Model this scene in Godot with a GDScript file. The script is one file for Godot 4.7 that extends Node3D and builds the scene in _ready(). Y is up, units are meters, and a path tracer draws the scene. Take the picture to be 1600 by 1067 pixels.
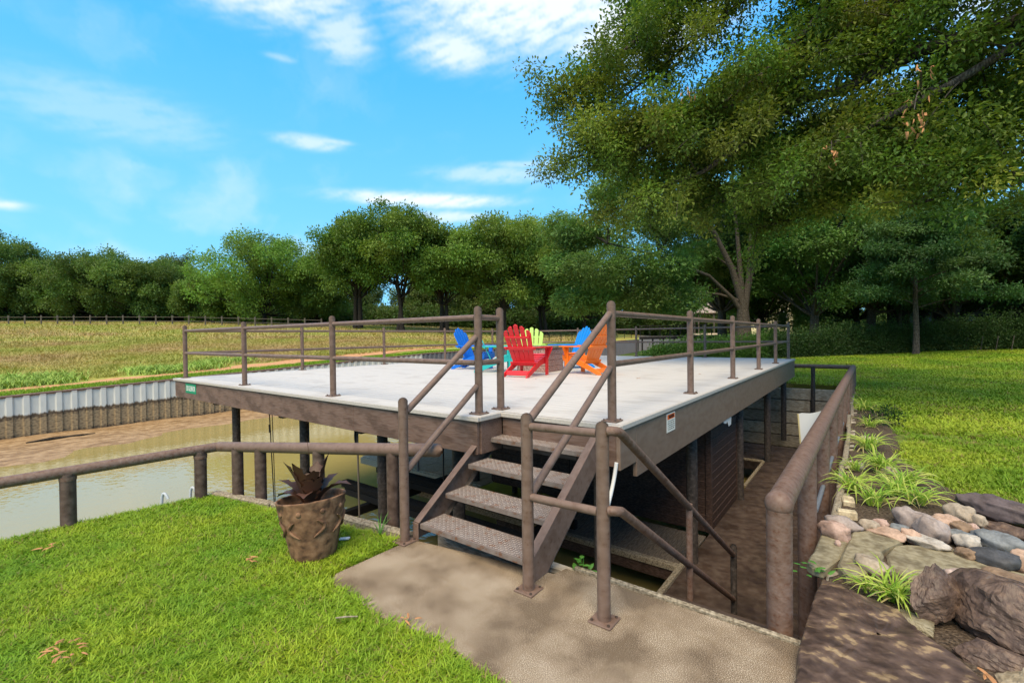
extends Node3D
# Helpers first in the file, the place itself in _ready() at the end.
var used := {}
var mats := {}
var meshes := {}
var rng := RandomNumberGenerator.new()
const F := 12.0

func V(x: float, y: float, z: float) -> Vector3:
	return Vector3(x, y, z)

func lin(r: float, g: float, b: float) -> Color:
	return Color(r, g, b).linear_to_srgb()

func numbered(called: String) -> String:
	var n: int = used.get(called, 0)
	used[called] = n + 1
	return called if n == 0 else "%s_%03d" % [called, n]

func tag(o: Node3D, label: String, category: String, group := "", kind := "") -> Node3D:
	if label: o.set_meta("label", label)
	if category: o.set_meta("category", category)
	if group: o.set_meta("group", group)
	if kind: o.set_meta("kind", kind)
	return o

func thing(called: String, label: String, category: String, at := Vector3.ZERO, turn := 0.0, group := "") -> Node3D:
	var o := Node3D.new()
	o.name = numbered(called)
	add_child(o)
	o.position = at
	o.rotation.y = turn
	tag(o, label, category, group)
	return o

func part(called: String, mesh: Mesh, m: Material, parent: Node = null, at := Transform3D.IDENTITY) -> MeshInstance3D:
	var o := MeshInstance3D.new()
	o.mesh = mesh
	o.material_override = m
	o.transform = at
	if parent == null:
		o.name = numbered(called)
		add_child(o)
	else:
		o.name = called
		parent.add_child(o, true)
	return o

func struct(called: String, mesh: Mesh, m: Material, label: String) -> MeshInstance3D:
	var o := part(called, mesh, m)
	tag(o, label, "ground", "", "structure")
	return o

func dup(src: Node3D, label: String, at: Vector3, turn: float, size := 1.0) -> Node3D:
	var o: Node3D = src.duplicate()
	o.name = numbered(String(src.name).rstrip("0123456789_"))
	add_child(o)
	o.position = at
	o.rotation.y = turn
	o.scale = Vector3.ONE * size
	if label: o.set_meta("label", label)
	return o

func at(p: Vector3) -> Transform3D:
	return Transform3D(Basis.IDENTITY, p)

func xf(p: Vector3, ry := 0.0, rx := 0.0, rz := 0.0, s := Vector3.ONE) -> Transform3D:
	return Transform3D(Basis.from_euler(Vector3(rx, ry, rz)) * Basis.from_scale(s), p)

func along(a: Vector3, b: Vector3) -> Basis:  # y axis runs from a to b
	var y := (b - a).normalized()
	var x := y.cross(Vector3.FORWARD if absf(y.z) < 0.9 else Vector3.RIGHT).normalized()
	return Basis(x, y, x.cross(y))

# ---------------------------------------------------------------- meshes
func face(st: SurfaceTool, pts: Array, outward: Vector3) -> void:
	var a: Vector3 = pts[0]
	var n: Vector3 = (pts[1] - a).cross(pts[2] - a).normalized()
	var back := n.dot(outward) < 0
	if back: n = -n
	for i in range(1, pts.size() - 1):
		st.set_normal(n); st.add_vertex(a)
		st.set_normal(n); st.add_vertex(pts[i] if back else pts[i + 1])
		st.set_normal(n); st.add_vertex(pts[i + 1] if back else pts[i])

func tri(st: SurfaceTool, a: Vector3, b: Vector3, c: Vector3, n: Vector3, col: Color) -> void:  # one coloured triangle whose front is on the side of n
	var flip := (b - a).cross(c - a).dot(n) > 0
	for v in ([a, c, b] if flip else [a, b, c]):
		st.set_color(col); st.set_normal(n); st.add_vertex(v)

func begin() -> SurfaceTool:
	var st := SurfaceTool.new()
	st.begin(Mesh.PRIMITIVE_TRIANGLES)
	return st

func cbox(x: float, y: float, z: float, b := 0.004) -> ArrayMesh:  # box with chamfered edges, centred
	var key := "box %.4f %.4f %.4f %.4f" % [x, y, z, b]
	if meshes.has(key): return meshes[key]
	var st := begin()
	var h := Vector3(x, y, z) / 2
	b = minf(b, minf(h.x, minf(h.y, h.z)) * 0.8)
	var corner := func(sx: float, sy: float, sz: float, k: int) -> Vector3:
		var p := Vector3(sx * (h.x - b), sy * (h.y - b), sz * (h.z - b))
		p[k] = [sx, sy, sz][k] * h[k]
		return p
	for k in 3:
		for s in [-1.0, 1.0]:
			var u := (k + 1) % 3
			var v := (k + 2) % 3
			var pts := []
			for q in [[-1.0, -1.0], [1.0, -1.0], [1.0, 1.0], [-1.0, 1.0]]:
				var sg := [0.0, 0.0, 0.0]
				sg[k] = s; sg[u] = q[0]; sg[v] = q[1]
				pts.append(corner.call(sg[0], sg[1], sg[2], k))
			var n := Vector3.ZERO
			n[k] = s
			face(st, pts, n)
			for s2 in [-1.0, 1.0]:  # the edge between +-k and +-u
				var e := []
				for q in [[k, -1.0], [k, 1.0], [u, 1.0], [u, -1.0]]:
					var sg := [0.0, 0.0, 0.0]
					sg[k] = s; sg[u] = s2; sg[v] = q[1]
					e.append(corner.call(sg[0], sg[1], sg[2], q[0]))
				var m := Vector3.ZERO
				m[k] = s; m[u] = s2
				face(st, e, m)
	for sx in [-1.0, 1.0]:
		for sy in [-1.0, 1.0]:
			for sz in [-1.0, 1.0]:
				face(st, [corner.call(sx, sy, sz, 0), corner.call(sx, sy, sz, 1), corner.call(sx, sy, sz, 2)], Vector3(sx, sy, sz))
	meshes[key] = st.commit()
	return meshes[key]

func smooth(rings: Array, normals: Array, closed: bool, caps: bool, colors: Array = []) -> ArrayMesh:  # rings of equal length, outside given by normals
	var v := PackedVector3Array()
	var n := PackedVector3Array()
	var idx := PackedInt32Array()
	var m: int = rings[0].size()
	for r in rings.size():
		for i in m:
			v.append(rings[r][i]); n.append(normals[r][i])
	for r in rings.size() - 1:
		for i in (m if closed else m - 1):
			var a := r * m + i
			var b := r * m + (i + 1) % m
			for t in [[a, b, b + m], [a, b + m, a + m]]:
				var g: Vector3 = (v[t[1]] - v[t[0]]).cross(v[t[2]] - v[t[0]])
				if g.dot(n[t[0]] + n[t[1]] + n[t[2]]) < 0: idx.append_array([t[0], t[1], t[2]])
				else: idx.append_array([t[0], t[2], t[1]])
	if caps:
		for e in [0, rings.size() - 1]:
			var c := Vector3.ZERO
			for p in rings[e]: c += p
			c /= m
			var o: Vector3 = c - (rings[1 if e == 0 else e - 1][0] + rings[1 if e == 0 else e - 1][m / 2]) / 2
			o = o.normalized()
			var base := v.size()
			v.append(c); n.append(o)
			for p in rings[e]:
				v.append(p); n.append(o)
			for i in m:
				var i1 := base + 1 + i
				var i2 := base + 1 + (i + 1) % m
				if (v[i1] - c).cross(v[i2] - c).dot(o) < 0: idx.append_array([base, i1, i2])
				else: idx.append_array([base, i2, i1])
	var arr := []
	arr.resize(Mesh.ARRAY_MAX)
	arr[Mesh.ARRAY_VERTEX] = v
	arr[Mesh.ARRAY_NORMAL] = n
	arr[Mesh.ARRAY_INDEX] = idx
	var am := ArrayMesh.new()
	am.add_surface_from_arrays(Mesh.PRIMITIVE_TRIANGLES, arr)
	return am

func tube(pts: Array, radii: Array, sides := 12, caps := true) -> ArrayMesh:
	var rings := []
	var norms := []
	var ref := Vector3.ZERO
	for i in pts.size():
		var d: Vector3 = ((pts[mini(i + 1, pts.size() - 1)] - pts[i]).normalized() + (pts[i] - pts[maxi(i - 1, 0)]).normalized()).normalized()
		if ref == Vector3.ZERO: ref = d.cross(Vector3.FORWARD if absf(d.z) < 0.8 else Vector3.RIGHT).normalized()
		ref = (ref - d * ref.dot(d)).normalized()
		var w := d.cross(ref)
		var ring := []
		var nn := []
		for k in sides:
			var o := ref * cos(TAU * k / sides) + w * sin(TAU * k / sides)
			ring.append(pts[i] + o * radii[mini(i, radii.size() - 1)]); nn.append(o)
		rings.append(ring); norms.append(nn)
	return smooth(rings, norms, true, caps)

func pipe(a: Vector3, b: Vector3, r: float, sides := 16) -> ArrayMesh:
	return tube([a, b], [r, r], sides)

func domed_post(h: float, r: float) -> ArrayMesh:  # upright pipe with a weld bead under a domed cap
	var key := "post %.3f %.3f" % [h, r]
	if not meshes.has(key):
		var p := [V(0, 0, 0), V(0, h - r * 1.0, 0), V(0, h - r * 0.94, 0), V(0, h - r * 0.86, 0)]
		var q := [r, r, r * 1.05, r * 1.0]
		for k in range(1, 6):
			var t := k / 5.0 * PI / 2
			p.append(V(0, h - r * 0.86 + r * 0.86 * sin(t), 0)); q.append(maxf(r * cos(t), 0.001))
		meshes[key] = tube(p, q, 20)
	return meshes[key]

func lathe(prof: Array, sides := 32) -> ArrayMesh:  # profile of Vector2(radius, height), outside on the side of larger radius
	var rings := []
	var norms := []
	for i in prof.size():
		var d: Vector2 = (prof[mini(i + 1, prof.size() - 1)] - prof[maxi(i - 1, 0)]).normalized()
		var ring := []
		var nn := []
		for k in sides:
			var c := cos(TAU * k / sides)
			var s := sin(TAU * k / sides)
			ring.append(V(prof[i].x * c, prof[i].y, prof[i].x * s))
			nn.append(V(d.y * c, -d.x, d.y * s).normalized())
		rings.append(ring); norms.append(nn)
	return smooth(rings, norms, true, false)

func extrude(poly: PackedVector2Array, depth: float, bevel := 0.0) -> ArrayMesh:  # outline in x y, thickness along z, centred
	var st := begin()
	if Geometry2D.is_polygon_clockwise(poly): poly.reverse()
	var h := depth / 2
	var inner := poly
	if bevel > 0:
		inner = PackedVector2Array()
		for i in poly.size():
			var d1 := (poly[i] - poly[i - 1]).normalized()
			var d2 := (poly[(i + 1) % poly.size()] - poly[i]).normalized()
			var nn := (Vector2(-d1.y, d1.x) + Vector2(-d2.y, d2.x)).normalized()
			inner.append(poly[i] + nn * bevel)
	var tri := Geometry2D.triangulate_polygon(inner)
	for s in [-1.0, 1.0]:
		for t in range(0, tri.size(), 3):
			face(st, [_z(inner[tri[t]], h * s), _z(inner[tri[t + 1]], h * s), _z(inner[tri[t + 2]], h * s)], V(0, 0, s))
		if bevel > 0:
			for i in poly.size():
				var j := (i + 1) % poly.size()
				var o := Vector2(poly[j].y - poly[i].y, poly[i].x - poly[j].x).normalized()
				face(st, [_z(poly[i], (h - bevel) * s), _z(poly[j], (h - bevel) * s), _z(inner[j], h * s), _z(inner[i], h * s)], V(o.x, o.y, s))
	for i in poly.size():
		var j := (i + 1) % poly.size()
		var o := Vector2(poly[j].y - poly[i].y, poly[i].x - poly[j].x)
		face(st, [_z(poly[i], -h + bevel), _z(poly[j], -h + bevel), _z(poly[j], h - bevel), _z(poly[i], h - bevel)], V(o.x, o.y, 0))
	return st.commit()

func _z(p: Vector2, z: float) -> Vector3:
	return Vector3(p.x, p.y, z)

func flat_on(poly: Array, y0: float, y1: float, bevel := 0.006) -> ArrayMesh:  # outline of [x, z] pairs raised from y0 to y1
	var p := PackedVector2Array()
	for q in poly: p.append(Vector2(q[0], -q[1]))
	var m := extrude(p, y1 - y0, bevel)
	var st := begin()
	st.append_from(m, 0, Transform3D(Basis(Vector3.RIGHT, -PI / 2), V(0, (y0 + y1) / 2, 0)))
	return st.commit()

func rock(seed_: int, size: Vector3, rough := 0.12, freq := 1.2, sub := 14, square := 1.0) -> ArrayMesh:
	var nz := FastNoiseLite.new()
	nz.seed = seed_; nz.frequency = freq; nz.fractal_octaves = 3
	var rings := []
	for i in sub + 1:
		var t := PI * i / sub
		var ring := []
		for k in sub * 2:
			var a := TAU * k / (sub * 2)
			var d := V(sin(t) * cos(a), -cos(t), sin(t) * sin(a))
			var e := d
			if square != 1.0: e = V(signf(d.x) * pow(absf(d.x), square), signf(d.y) * pow(absf(d.y), square), signf(d.z) * pow(absf(d.z), square))
			ring.append(e * size * (1.0 + rough * 2.0 * nz.get_noise_3dv(d * 1.3 + Vector3.ONE * seed_)))
		rings.append(ring)
	return by_shape(rings, true)

func by_shape(rings: Array, closed: bool, up := false) -> ArrayMesh:  # smooth normals taken from the shape itself
	var m: int = rings[0].size()
	var norms := []
	var mid := Vector3.ZERO
	for r in rings:
		for p in r: mid += p / (m * rings.size())
	for r in rings.size():
		var nn := []
		for i in m:
			var a: Vector3 = rings[maxi(r - 1, 0)][i]
			var b: Vector3 = rings[mini(r + 1, rings.size() - 1)][i]
			var c: Vector3 = rings[r][(i - 1 + m) % m if closed else maxi(i - 1, 0)]
			var d: Vector3 = rings[r][(i + 1) % m if closed else mini(i + 1, m - 1)]
			var n := (b - a).cross(d - c)
			if n.length_squared() < 1e-14: n = rings[r][i] - mid
			n = n.normalized()
			var want: Vector3 = Vector3.UP if up else rings[r][i] - mid
			nn.append(n if n.dot(want) >= 0 else -n)
		norms.append(nn)
	return smooth(rings, norms, closed, false)

func joined(list: Array) -> ArrayMesh:  # [mesh, transform] pairs in one mesh
	var st := begin()
	for q in list: st.append_from(q[0], 0, q[1])
	return st.commit()

func grid(xs: Array, zs: Array, height: Callable) -> ArrayMesh:
	var rings := []
	for z in zs:
		var ring := []
		for x in xs: ring.append(V(x, (height as Callable).call(x, z), z))
		rings.append(ring)
	return by_shape(rings, false, true)

func steps(a: float, b: float, first: float, grow := 1.0) -> Array:
	var out := [a]
	var s := first
	var x := a
	while absf(b - x) > s * 1.3:
		x += s * signf(b - a)
		out.append(x)
		s *= grow
	out.append(b)
	return out

func multi(called: String, parent: Node, mesh: Mesh, m: Material, where: Array, tint: Array) -> MultiMeshInstance3D:
	var mm := MultiMesh.new()
	mm.transform_format = MultiMesh.TRANSFORM_3D
	mm.use_colors = true
	mm.mesh = mesh
	mm.instance_count = where.size()
	for i in where.size():
		mm.set_instance_transform(i, where[i])
		mm.set_instance_color(i, tint[i])
	var o := MultiMeshInstance3D.new()
	o.multimesh = mm
	o.material_override = m
	if parent == null:
		o.name = numbered(called)
		add_child(o)
	else:
		o.name = called
		parent.add_child(o, true)
	o.set_meta("kind", "stuff")
	return o

# ---------------------------------------------------------------- materials
func noise_tex(sd: int, freq: float, ramp: Array, octaves := 4, size := 512, type := FastNoiseLite.TYPE_SIMPLEX_SMOOTH) -> NoiseTexture2D:
	var nz := FastNoiseLite.new()
	nz.seed = sd; nz.frequency = freq; nz.fractal_octaves = octaves; nz.noise_type = type
	var t := NoiseTexture2D.new()
	t.width = size; t.height = size
	t.seamless = true
	t.noise = nz
	if ramp.size():
		var g := Gradient.new()
		var off := PackedFloat32Array()
		var col := PackedColorArray()
		for i in ramp.size():
			off.append(ramp[i][0]); col.append(lin(ramp[i][1], ramp[i][2], ramp[i][3]))
		g.offsets = off
		g.colors = col
		t.color_ramp = g
	return t

func surf(called: String, tex: Texture2D, scale: Vector3, rough: float, relief: Texture2D = null, relief_cm := 0.0, blot: Texture2D = null, blot_scale := Vector3.ONE, local := false) -> StandardMaterial3D:
	var m := StandardMaterial3D.new()
	m.resource_name = called
	m.albedo_texture = tex
	m.uv1_triplanar = true
	m.uv1_world_triplanar = not local
	m.uv1_scale = scale
	m.roughness = rough
	m.metallic_specular = 0.4
	if relief:
		m.heightmap_enabled = true
		m.heightmap_texture = relief
		m.heightmap_scale = relief_cm
	if blot:
		m.detail_enabled = true
		m.detail_albedo = blot
		m.detail_blend_mode = BaseMaterial3D.BLEND_MODE_MUL
		m.detail_uv_layer = BaseMaterial3D.DETAIL_UV_2
		m.uv2_triplanar = true
		m.uv2_world_triplanar = not local
		m.uv2_scale = blot_scale
	mats[called] = m
	return m

func plain(called: String, r: float, g: float, b: float, rough := 0.6) -> StandardMaterial3D:
	var m := StandardMaterial3D.new()
	m.resource_name = called
	m.albedo_color = lin(r, g, b)
	m.roughness = rough
	m.metallic_specular = 0.4
	mats[called] = m
	return m

func leafy(called: String, rough := 0.5, through := 0.6) -> StandardMaterial3D:  # colour comes with the vertices and the copies
	var m := StandardMaterial3D.new()
	m.resource_name = called
	m.vertex_color_use_as_albedo = true
	m.roughness = rough
	m.metallic_specular = 0.35
	m.cull_mode = BaseMaterial3D.CULL_DISABLED
	if through > 0:
		m.backlight_enabled = true
		m.backlight = Color(through * 0.95, through, through * 0.55).linear_to_srgb()
	mats[called] = m
	return m

# ---------------------------------------------------------------- plants
func leaf(st: SurfaceTool, p: Vector3, dir: Vector3, side: Vector3, l: float, w: float, c: Color) -> void:
	var up := side.cross(dir).normalized()
	var tip := p + dir * l - up * l * 0.12
	for s in [-1.0, 1.0]:
		var e: Vector3 = p + dir * l * 0.48 + side * w * 0.5 * s + up * w * 0.18
		var n := (e - p).cross(tip - p).normalized()
		if n.dot(up) < 0: n = -n
		tri(st, p, e, tip, n, c)

func sprig(sd: int, count: int, spread: float, l: float, w: float, flat := 0.6) -> ArrayMesh:  # a twig end with its leaves
	var r := RandomNumberGenerator.new()
	r.seed = sd
	var st := begin()
	for i in count:
		var d := V(r.randf_range(-1, 1), r.randf_range(-1, 1) * flat, r.randf_range(-1, 1)).normalized()
		var p := d * spread * sqrt(r.randf())
		var out := (d + V(r.randf_range(-1, 1), r.randf_range(-0.9, 0.5), r.randf_range(-1, 1)) * 0.8).normalized()
		var side := out.cross(V(r.randf_range(-0.5, 0.5), 1, r.randf_range(-0.5, 0.5))).normalized()
		var k := r.randf_range(0.7, 1.3)
		var s := r.randf_range(0.75, 1.2)
		leaf(st, p, out, side, l * s, w * s, Color(k * r.randf_range(0.9, 1.12), k, k * r.randf_range(0.8, 1.1)))
	return st.commit()

func tuft(sd: int, blades: int, h: float, w: float, lean: float, spread: float) -> ArrayMesh:  # bent blades of grass
	var r := RandomNumberGenerator.new()
	r.seed = sd
	var st := begin()
	for i in blades:
		var a := r.randf() * TAU
		var out := V(cos(a), 0, sin(a))
		var side := V(-sin(a), 0, cos(a)).rotated(Vector3.UP, r.randf_range(-0.6, 0.6))
		var p := V(r.randf_range(-1, 1), 0, r.randf_range(-1, 1)) * spread
		var hh := h * r.randf_range(0.55, 1.15)
		var q := p + V(0, hh * 0.6, 0) + out * hh * lean * 0.35
		var t := p + V(0, hh * r.randf_range(0.75, 1.0), 0) + out * hh * lean
		var c := Color.WHITE * r.randf_range(0.75, 1.25)
		c.r *= r.randf_range(0.85, 1.25)
		c.a = 1
		var n := (q - p).cross(side).normalized()
		if n.y < 0: n = -n
		n = (n + Vector3.UP * 0.7).normalized()
		var l1 := p - side * w / 2
		var r1 := p + side * w / 2
		var l2 := q - side * w * 0.42
		var r2 := q + side * w * 0.42
		tri(st, l1, r1, r2, n, c)
		tri(st, l1, r2, l2, n, c)
		tri(st, l2, r2, t, n, c)
	return st.commit()

func blade(l: float, w: float, bend: float, fold := 0.25, rows := 5) -> ArrayMesh:  # one long arching leaf growing from the origin, leaning to +z
	var st := begin()
	var prev := []
	for i in rows + 1:
		var t := float(i) / rows
		var a := bend * t
		var p := V(0, l * (sin(a) / bend if bend > 0.01 else t), l * ((1 - cos(a)) / bend if bend > 0.01 else 0.0))
		var ww := w * (0.55 + 1.1 * t - 1.65 * t * t) if t < 0.99 else 0.0005
		var nn := V(0, sin(a), -cos(a)) * -1.0
		var row := [p - V(ww / 2, 0, 0) - nn * ww * fold * -1.0, p, p + V(ww / 2, 0, 0) - nn * ww * fold * -1.0]
		if i > 0:
			for s in 2:
				face(st, [prev[s], prev[s + 1], row[s + 1], row[s]], -nn)
		prev = row
	return st.commit()

func bez(a: Vector3, b: Vector3, c: Vector3, n: int) -> Array:
	var out := []
	for i in n + 1:
		var t := float(i) / n
		out.append(a * (1 - t) * (1 - t) + b * 2 * t * (1 - t) + c * t * t)
	return out

func taper(a: float, b: float, n: int) -> Array:
	var out := []
	for i in n + 1: out.append(lerpf(a, b, pow(float(i) / n, 0.8)))
	return out

func leaf_ball(r: RandomNumberGenerator, where: Array, tint: Array, c: Vector3, rad: float, n: int, col: Color, size: float, flat := 0.7) -> void:
	var warm := r.randf_range(-0.12, 0.16)
	var lum := r.randf_range(0.72, 1.3)
	for i in n:
		var d := V(r.randf_range(-1, 1), r.randf_range(-1, 1), r.randf_range(-1, 1))
		while d.length_squared() > 1.0: d = V(r.randf_range(-1, 1), r.randf_range(-1, 1), r.randf_range(-1, 1))
		d = d.normalized() * pow(d.length(), 0.6)
		var p := c + V(d.x, d.y * flat, d.z) * rad * r.randf_range(0.8, 1.15)
		where.append(xf(p, r.randf() * TAU, r.randf_range(-0.5, 0.5), r.randf_range(-0.5, 0.5), Vector3.ONE * size * r.randf_range(0.7, 1.3)))
		var k := lum * r.randf_range(0.8, 1.2)
		tint.append(Color(col.r * k * (1 + warm), col.g * k, col.b * k))

# an oak-like tree: trunk, limbs to each clump of the crown, and the clumps' leaves
func broad_tree(o: Node3D, sd: int, h: float, low: float, rx: float, trunk_r: float, clumps: int, per: int, col: Color, leaf_mesh: Mesh, size := 1.0, lm := "foliage", bark := "bark", stems := 1) -> void:
	var r := RandomNumberGenerator.new()
	r.seed = sd
	var wood := []
	var where := []
	var tint := []
	var mid := (h + low) / 2
	var ry := (h - low) / 2
	var tops := []
	for s in stems:
		var lean := V(r.randf_range(-1, 1), 0, r.randf_range(-1, 1)) * rx * (0.1 if stems == 1 else 0.28)
		var foot := Vector3.ZERO if stems == 1 else V(cos(TAU * s / stems), 0, sin(TAU * s / stems)) * trunk_r * 1.3
		var top := V(0, low + (h - low) * 0.5, 0) + lean
		var pts := bez(foot + V(0, -0.5, 0), foot + V(0, low * 0.8, 0) + lean * 0.15, top, 7)
		var rad := taper(trunk_r, trunk_r * 0.42, 7)
		rad[0] = trunk_r * 1.5
		wood.append([tube(pts, rad, 9, false), Transform3D.IDENTITY])
		tops.append(pts)
	for i in clumps:
		var y := 1.0 - 2.0 * (i + 0.5) / clumps
		var a := i * 2.39996 + r.randf_range(-0.5, 0.5)
		var k := r.randf_range(0.62, 0.98) if i % 3 else r.randf_range(0.15, 0.55)
		var flatten := sqrt(maxf(0.0, 1 - y * y))
		if y < 0: flatten = maxf(flatten, 0.85 - 0.3 * absf(y))
		var c := V(cos(a) * flatten * rx * k, mid + y * ry * r.randf_range(0.7, 1.0) * lerpf(1.0, k, 0.4), sin(a) * flatten * rx * k)
		var rad := r.randf_range(0.17, 0.33) * minf(rx, ry * 1.3)
		leaf_ball(r, where, tint, c, rad, int(per * rad * rad / pow(0.27 * minf(rx, ry * 1.3), 2)), col, size)
		var stem: Array = tops[i % tops.size()]
		var from: Vector3 = stem[clampi(3 + int((1 + y) * 2), 3, 7)]
		var pts := bez(from, from.lerp(c, 0.5) + V(0, -0.1 * rx + r.randf_range(-0.1, 0.1) * rx, 0), c, 5)
		wood.append([tube(pts, taper(trunk_r * r.randf_range(0.22, 0.4), 0.03, 5), 6, false), Transform3D.IDENTITY])
	part("trunk", joined(wood), mats[bark], o)
	multi("crown", o, leaf_mesh, mats[lm], where, tint)

# ---------------------------------------------------------------- the lie of the land
func bank_y(z: float) -> float:  # top of the far bank along the lake
	return -0.27 + 0.04 * clampf(-z, -8.0, 20.0) + 0.012 * clampf(-z - 20.0, 0.0, 60.0)

func field_y(x: float, z: float) -> float:
	var d := maxf(0.0, -24.4 - x)
	var rise := 0.075 * minf(d, 30.0) + 0.05 * clampf(d - 30.0, 0.0, 60.0) + 0.012 * clampf(d - 90.0, 0.0, 200.0)
	return bank_y(z) + rise + 0.10 * sin(x * 0.13 + z * 0.07) * minf(1.0, d / 12.0)

func lawn_y(x: float, z: float) -> float:
	var s := maxf(0.0, -z - 9.0)
	return 0.04 * minf(s, 40.0) + 0.02 * clampf(x - 2.5, 0.0, 30.0) - 0.0

func end_y(x: float, z: float) -> float:
	return lerpf(field_y(-24.4, z), lawn_y(-10.0, z), clampf((x + 24.3) / 14.3, 0, 1))

func mud_y(x: float, z: float) -> float:
	var d := x + 24.4  # metres out from the sheet piles
	var edge := 4.6 + 1.2 * sin(z * 0.21) + 0.5 * sin(z * 0.63 + 1.0)
	return -1.93 - 0.19 * d / edge + 0.03 * sin(z * 1.7 + x) - 0.12 * maxf(0.0, d - edge)

func sky() -> ImageTexture:
	var w := 2048
	var h := 1024
	var im := Image.create(w, h, false, Image.FORMAT_RGBF)
	var n1 := FastNoiseLite.new()
	n1.seed = 5; n1.frequency = 1.0; n1.fractal_octaves = 5; n1.domain_warp_enabled = true; n1.domain_warp_amplitude = 0.5; n1.domain_warp_frequency = 0.7
	var n2 := FastNoiseLite.new()
	n2.seed = 21; n2.frequency = 0.45; n2.fractal_octaves = 2
	var n3 := FastNoiseLite.new()
	n3.seed = 33; n3.frequency = 0.11; n3.fractal_octaves = 5; n3.fractal_gain = 0.62; n3.domain_warp_enabled = true; n3.domain_warp_amplitude = 6.0; n3.domain_warp_frequency = 0.05
	# banks of cirrus: azimuth and elevation of the middle, half width and half height in degrees, strength
	var banks := [[-33.0, 37.0, 19.0, 6.5, 1.0], [-22.0, 33.0, 11.0, 4.2, 1.0], [-44.0, 31.5, 6.0, 2.2, 0.8], [-67.0, 34.5, 12.0, 3.6, 0.85], [-57.0, 31.5, 4.0, 2.6, 0.6], [-52.0, 40.0, 30.0, 5.0, 0.6], [-48.0, 16.2, 10.5, 0.9, 0.95], [-60.7, 21.2, 3.6, 0.8, 0.6], [-58.5, 21.6, 2.4, 0.35, 0.5], [-39.5, 19.2, 7.5, 1.1, 0.45], [-36.0, 20.3, 5.0, 0.4, 0.4], [-86.0, 11.4, 2.5, 0.5, 0.8], [-45.0, 14.4, 5.0, 0.8, 0.7], [-78.0, 20.5, 9.0, 2.6, 0.25], [-63.5, 28.5, 1.6, 0.35, 0.35], [-100.0, 30.0, 14.0, 4.0, 0.7], [20.0, 28.0, 18.0, 5.0, 0.8], [70.0, 34.0, 20.0, 6.0, 0.9], [130.0, 30.0, 18.0, 5.0, 0.8], [180.0, 20.0, 12.0, 2.0, 0.7], [-140.0, 34.0, 20.0, 6.0, 0.9], [-165.0, 14.0, 9.0, 1.0, 0.7], [100.0, 16.0, 10.0, 1.2, 0.7]]
	var low := Color(0.31, 0.76, 1.05)
	var hi := Color(0.008, 0.365, 0.98)
	for y in h / 2 + 1:
		var el := PI * (0.5 - (y + 0.5) / h)
		var eld := rad_to_deg(el)
		var t := clampf(eld / 42.0, 0, 1)
		var base := low.lerp(hi, pow(t, 0.85))
		if eld > 42.0: base = base.lerp(Color(0.01, 0.22, 0.72), clampf((eld - 42.0) / 48.0, 0, 1))
		var near := []
		for b in banks:
			if absf(eld - b[1]) < 2.0 * b[3]: near.append(b)
		for x in w:
			var az := TAU * (x + 0.5) / w
			var k := cos(el) / (sin(el) + 0.22)
			var p := Vector2(sin(az), -cos(az)) * k
			var q := Vector2(p.x * 1.3 + p.y * 0.2, p.y * 1.5 - p.x * 0.4)
			var f := n1.get_noise_2d(q.x * 1.1, q.y * 1.6) * 0.5 + 0.5
			var g := n2.get_noise_2d(p.x * 2.0 + 7, p.y * 2.0) * 0.5 + 0.5
			var a := smoothstep(0.5, 0.95, f * 0.6 + g * 0.5) * 0.4
			a = maxf(a, smoothstep(36.0, 64.0, eld) * clampf(f * 1.5, 0, 1) * 0.85)
			var azd := rad_to_deg(az)
			var fib: float = n3.get_noise_2d(azd * 1.5 + eld * 1.8, eld * 9.0 - azd * 2.4) * 0.5 + 0.5 if near.size() else 0.0
			for b in near:
				var da: float = wrapf(azd - b[0], -180.0, 180.0) / b[2]
				var de: float = (eld - b[1]) / b[3]
				if absf(da) < 2.0 and absf(de) < 2.0:
					var s: float = exp(-da * da * 1.0 - de * de * 1.1)
					a = maxf(a, clampf(smoothstep(0.05, 1.05, s * (0.28 + 1.5 * fib)) * b[4] * 1.0, 0, 1))
			var c := base.lerp(Color(0.86, 0.92, 0.97), clampf(a, 0, 0.93))
			im.set_pixel(x, y, c)
	im.fill_rect(Rect2i(0, h / 2 + 1, w, h / 2 - 1), Color(0.16, 0.17, 0.13))
	return ImageTexture.create_from_image(im)

func sheet_pile_print() -> ImageTexture:  # rust, tide line and algae on the steel: paint above, stain below
	var w := 512
	var h := 256
	var im := Image.create(w, h, false, Image.FORMAT_RGB8)
	var n1 := FastNoiseLite.new()
	n1.seed = 3; n1.frequency = 0.02; n1.fractal_octaves = 4
	for x in w:
		var line := 0.44 + 0.05 * n1.get_noise_1d(x * 1.0) + 0.03 * n1.get_noise_1d(x * 6.0)
		for y in h:
			var v := (y + 0.5) / h
			var f := n1.get_noise_2d(x * 3.0, y * 0.6) * 0.5 + 0.5
			var g := n1.get_noise_2d(x * 4.0, y * 4.0 + 300) * 0.5 + 0.5
			var c := Color(0.66, 0.67, 0.63).lerp(Color(0.52, 0.53, 0.49), f * 0.7)
			if v < 0.05: c = c.lerp(Color(0.30, 0.17, 0.10), 0.5 * g)
			var low := smoothstep(line - 0.05 * f, line + 0.03, v)
			var stain := Color(0.36, 0.27, 0.155).lerp(Color(0.085, 0.06, 0.04), clampf(smoothstep(0.1, 0.0, absf(v - line - 0.04)) * 0.8 + smoothstep(0.86, 1.0, v) * 0.8 + (g - 0.38) * 1.7, 0, 1))
			c = c.lerp(stain, low)
			im.set_pixel(x, y, c.linear_to_srgb())
	return ImageTexture.create_from_image(im)

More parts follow.
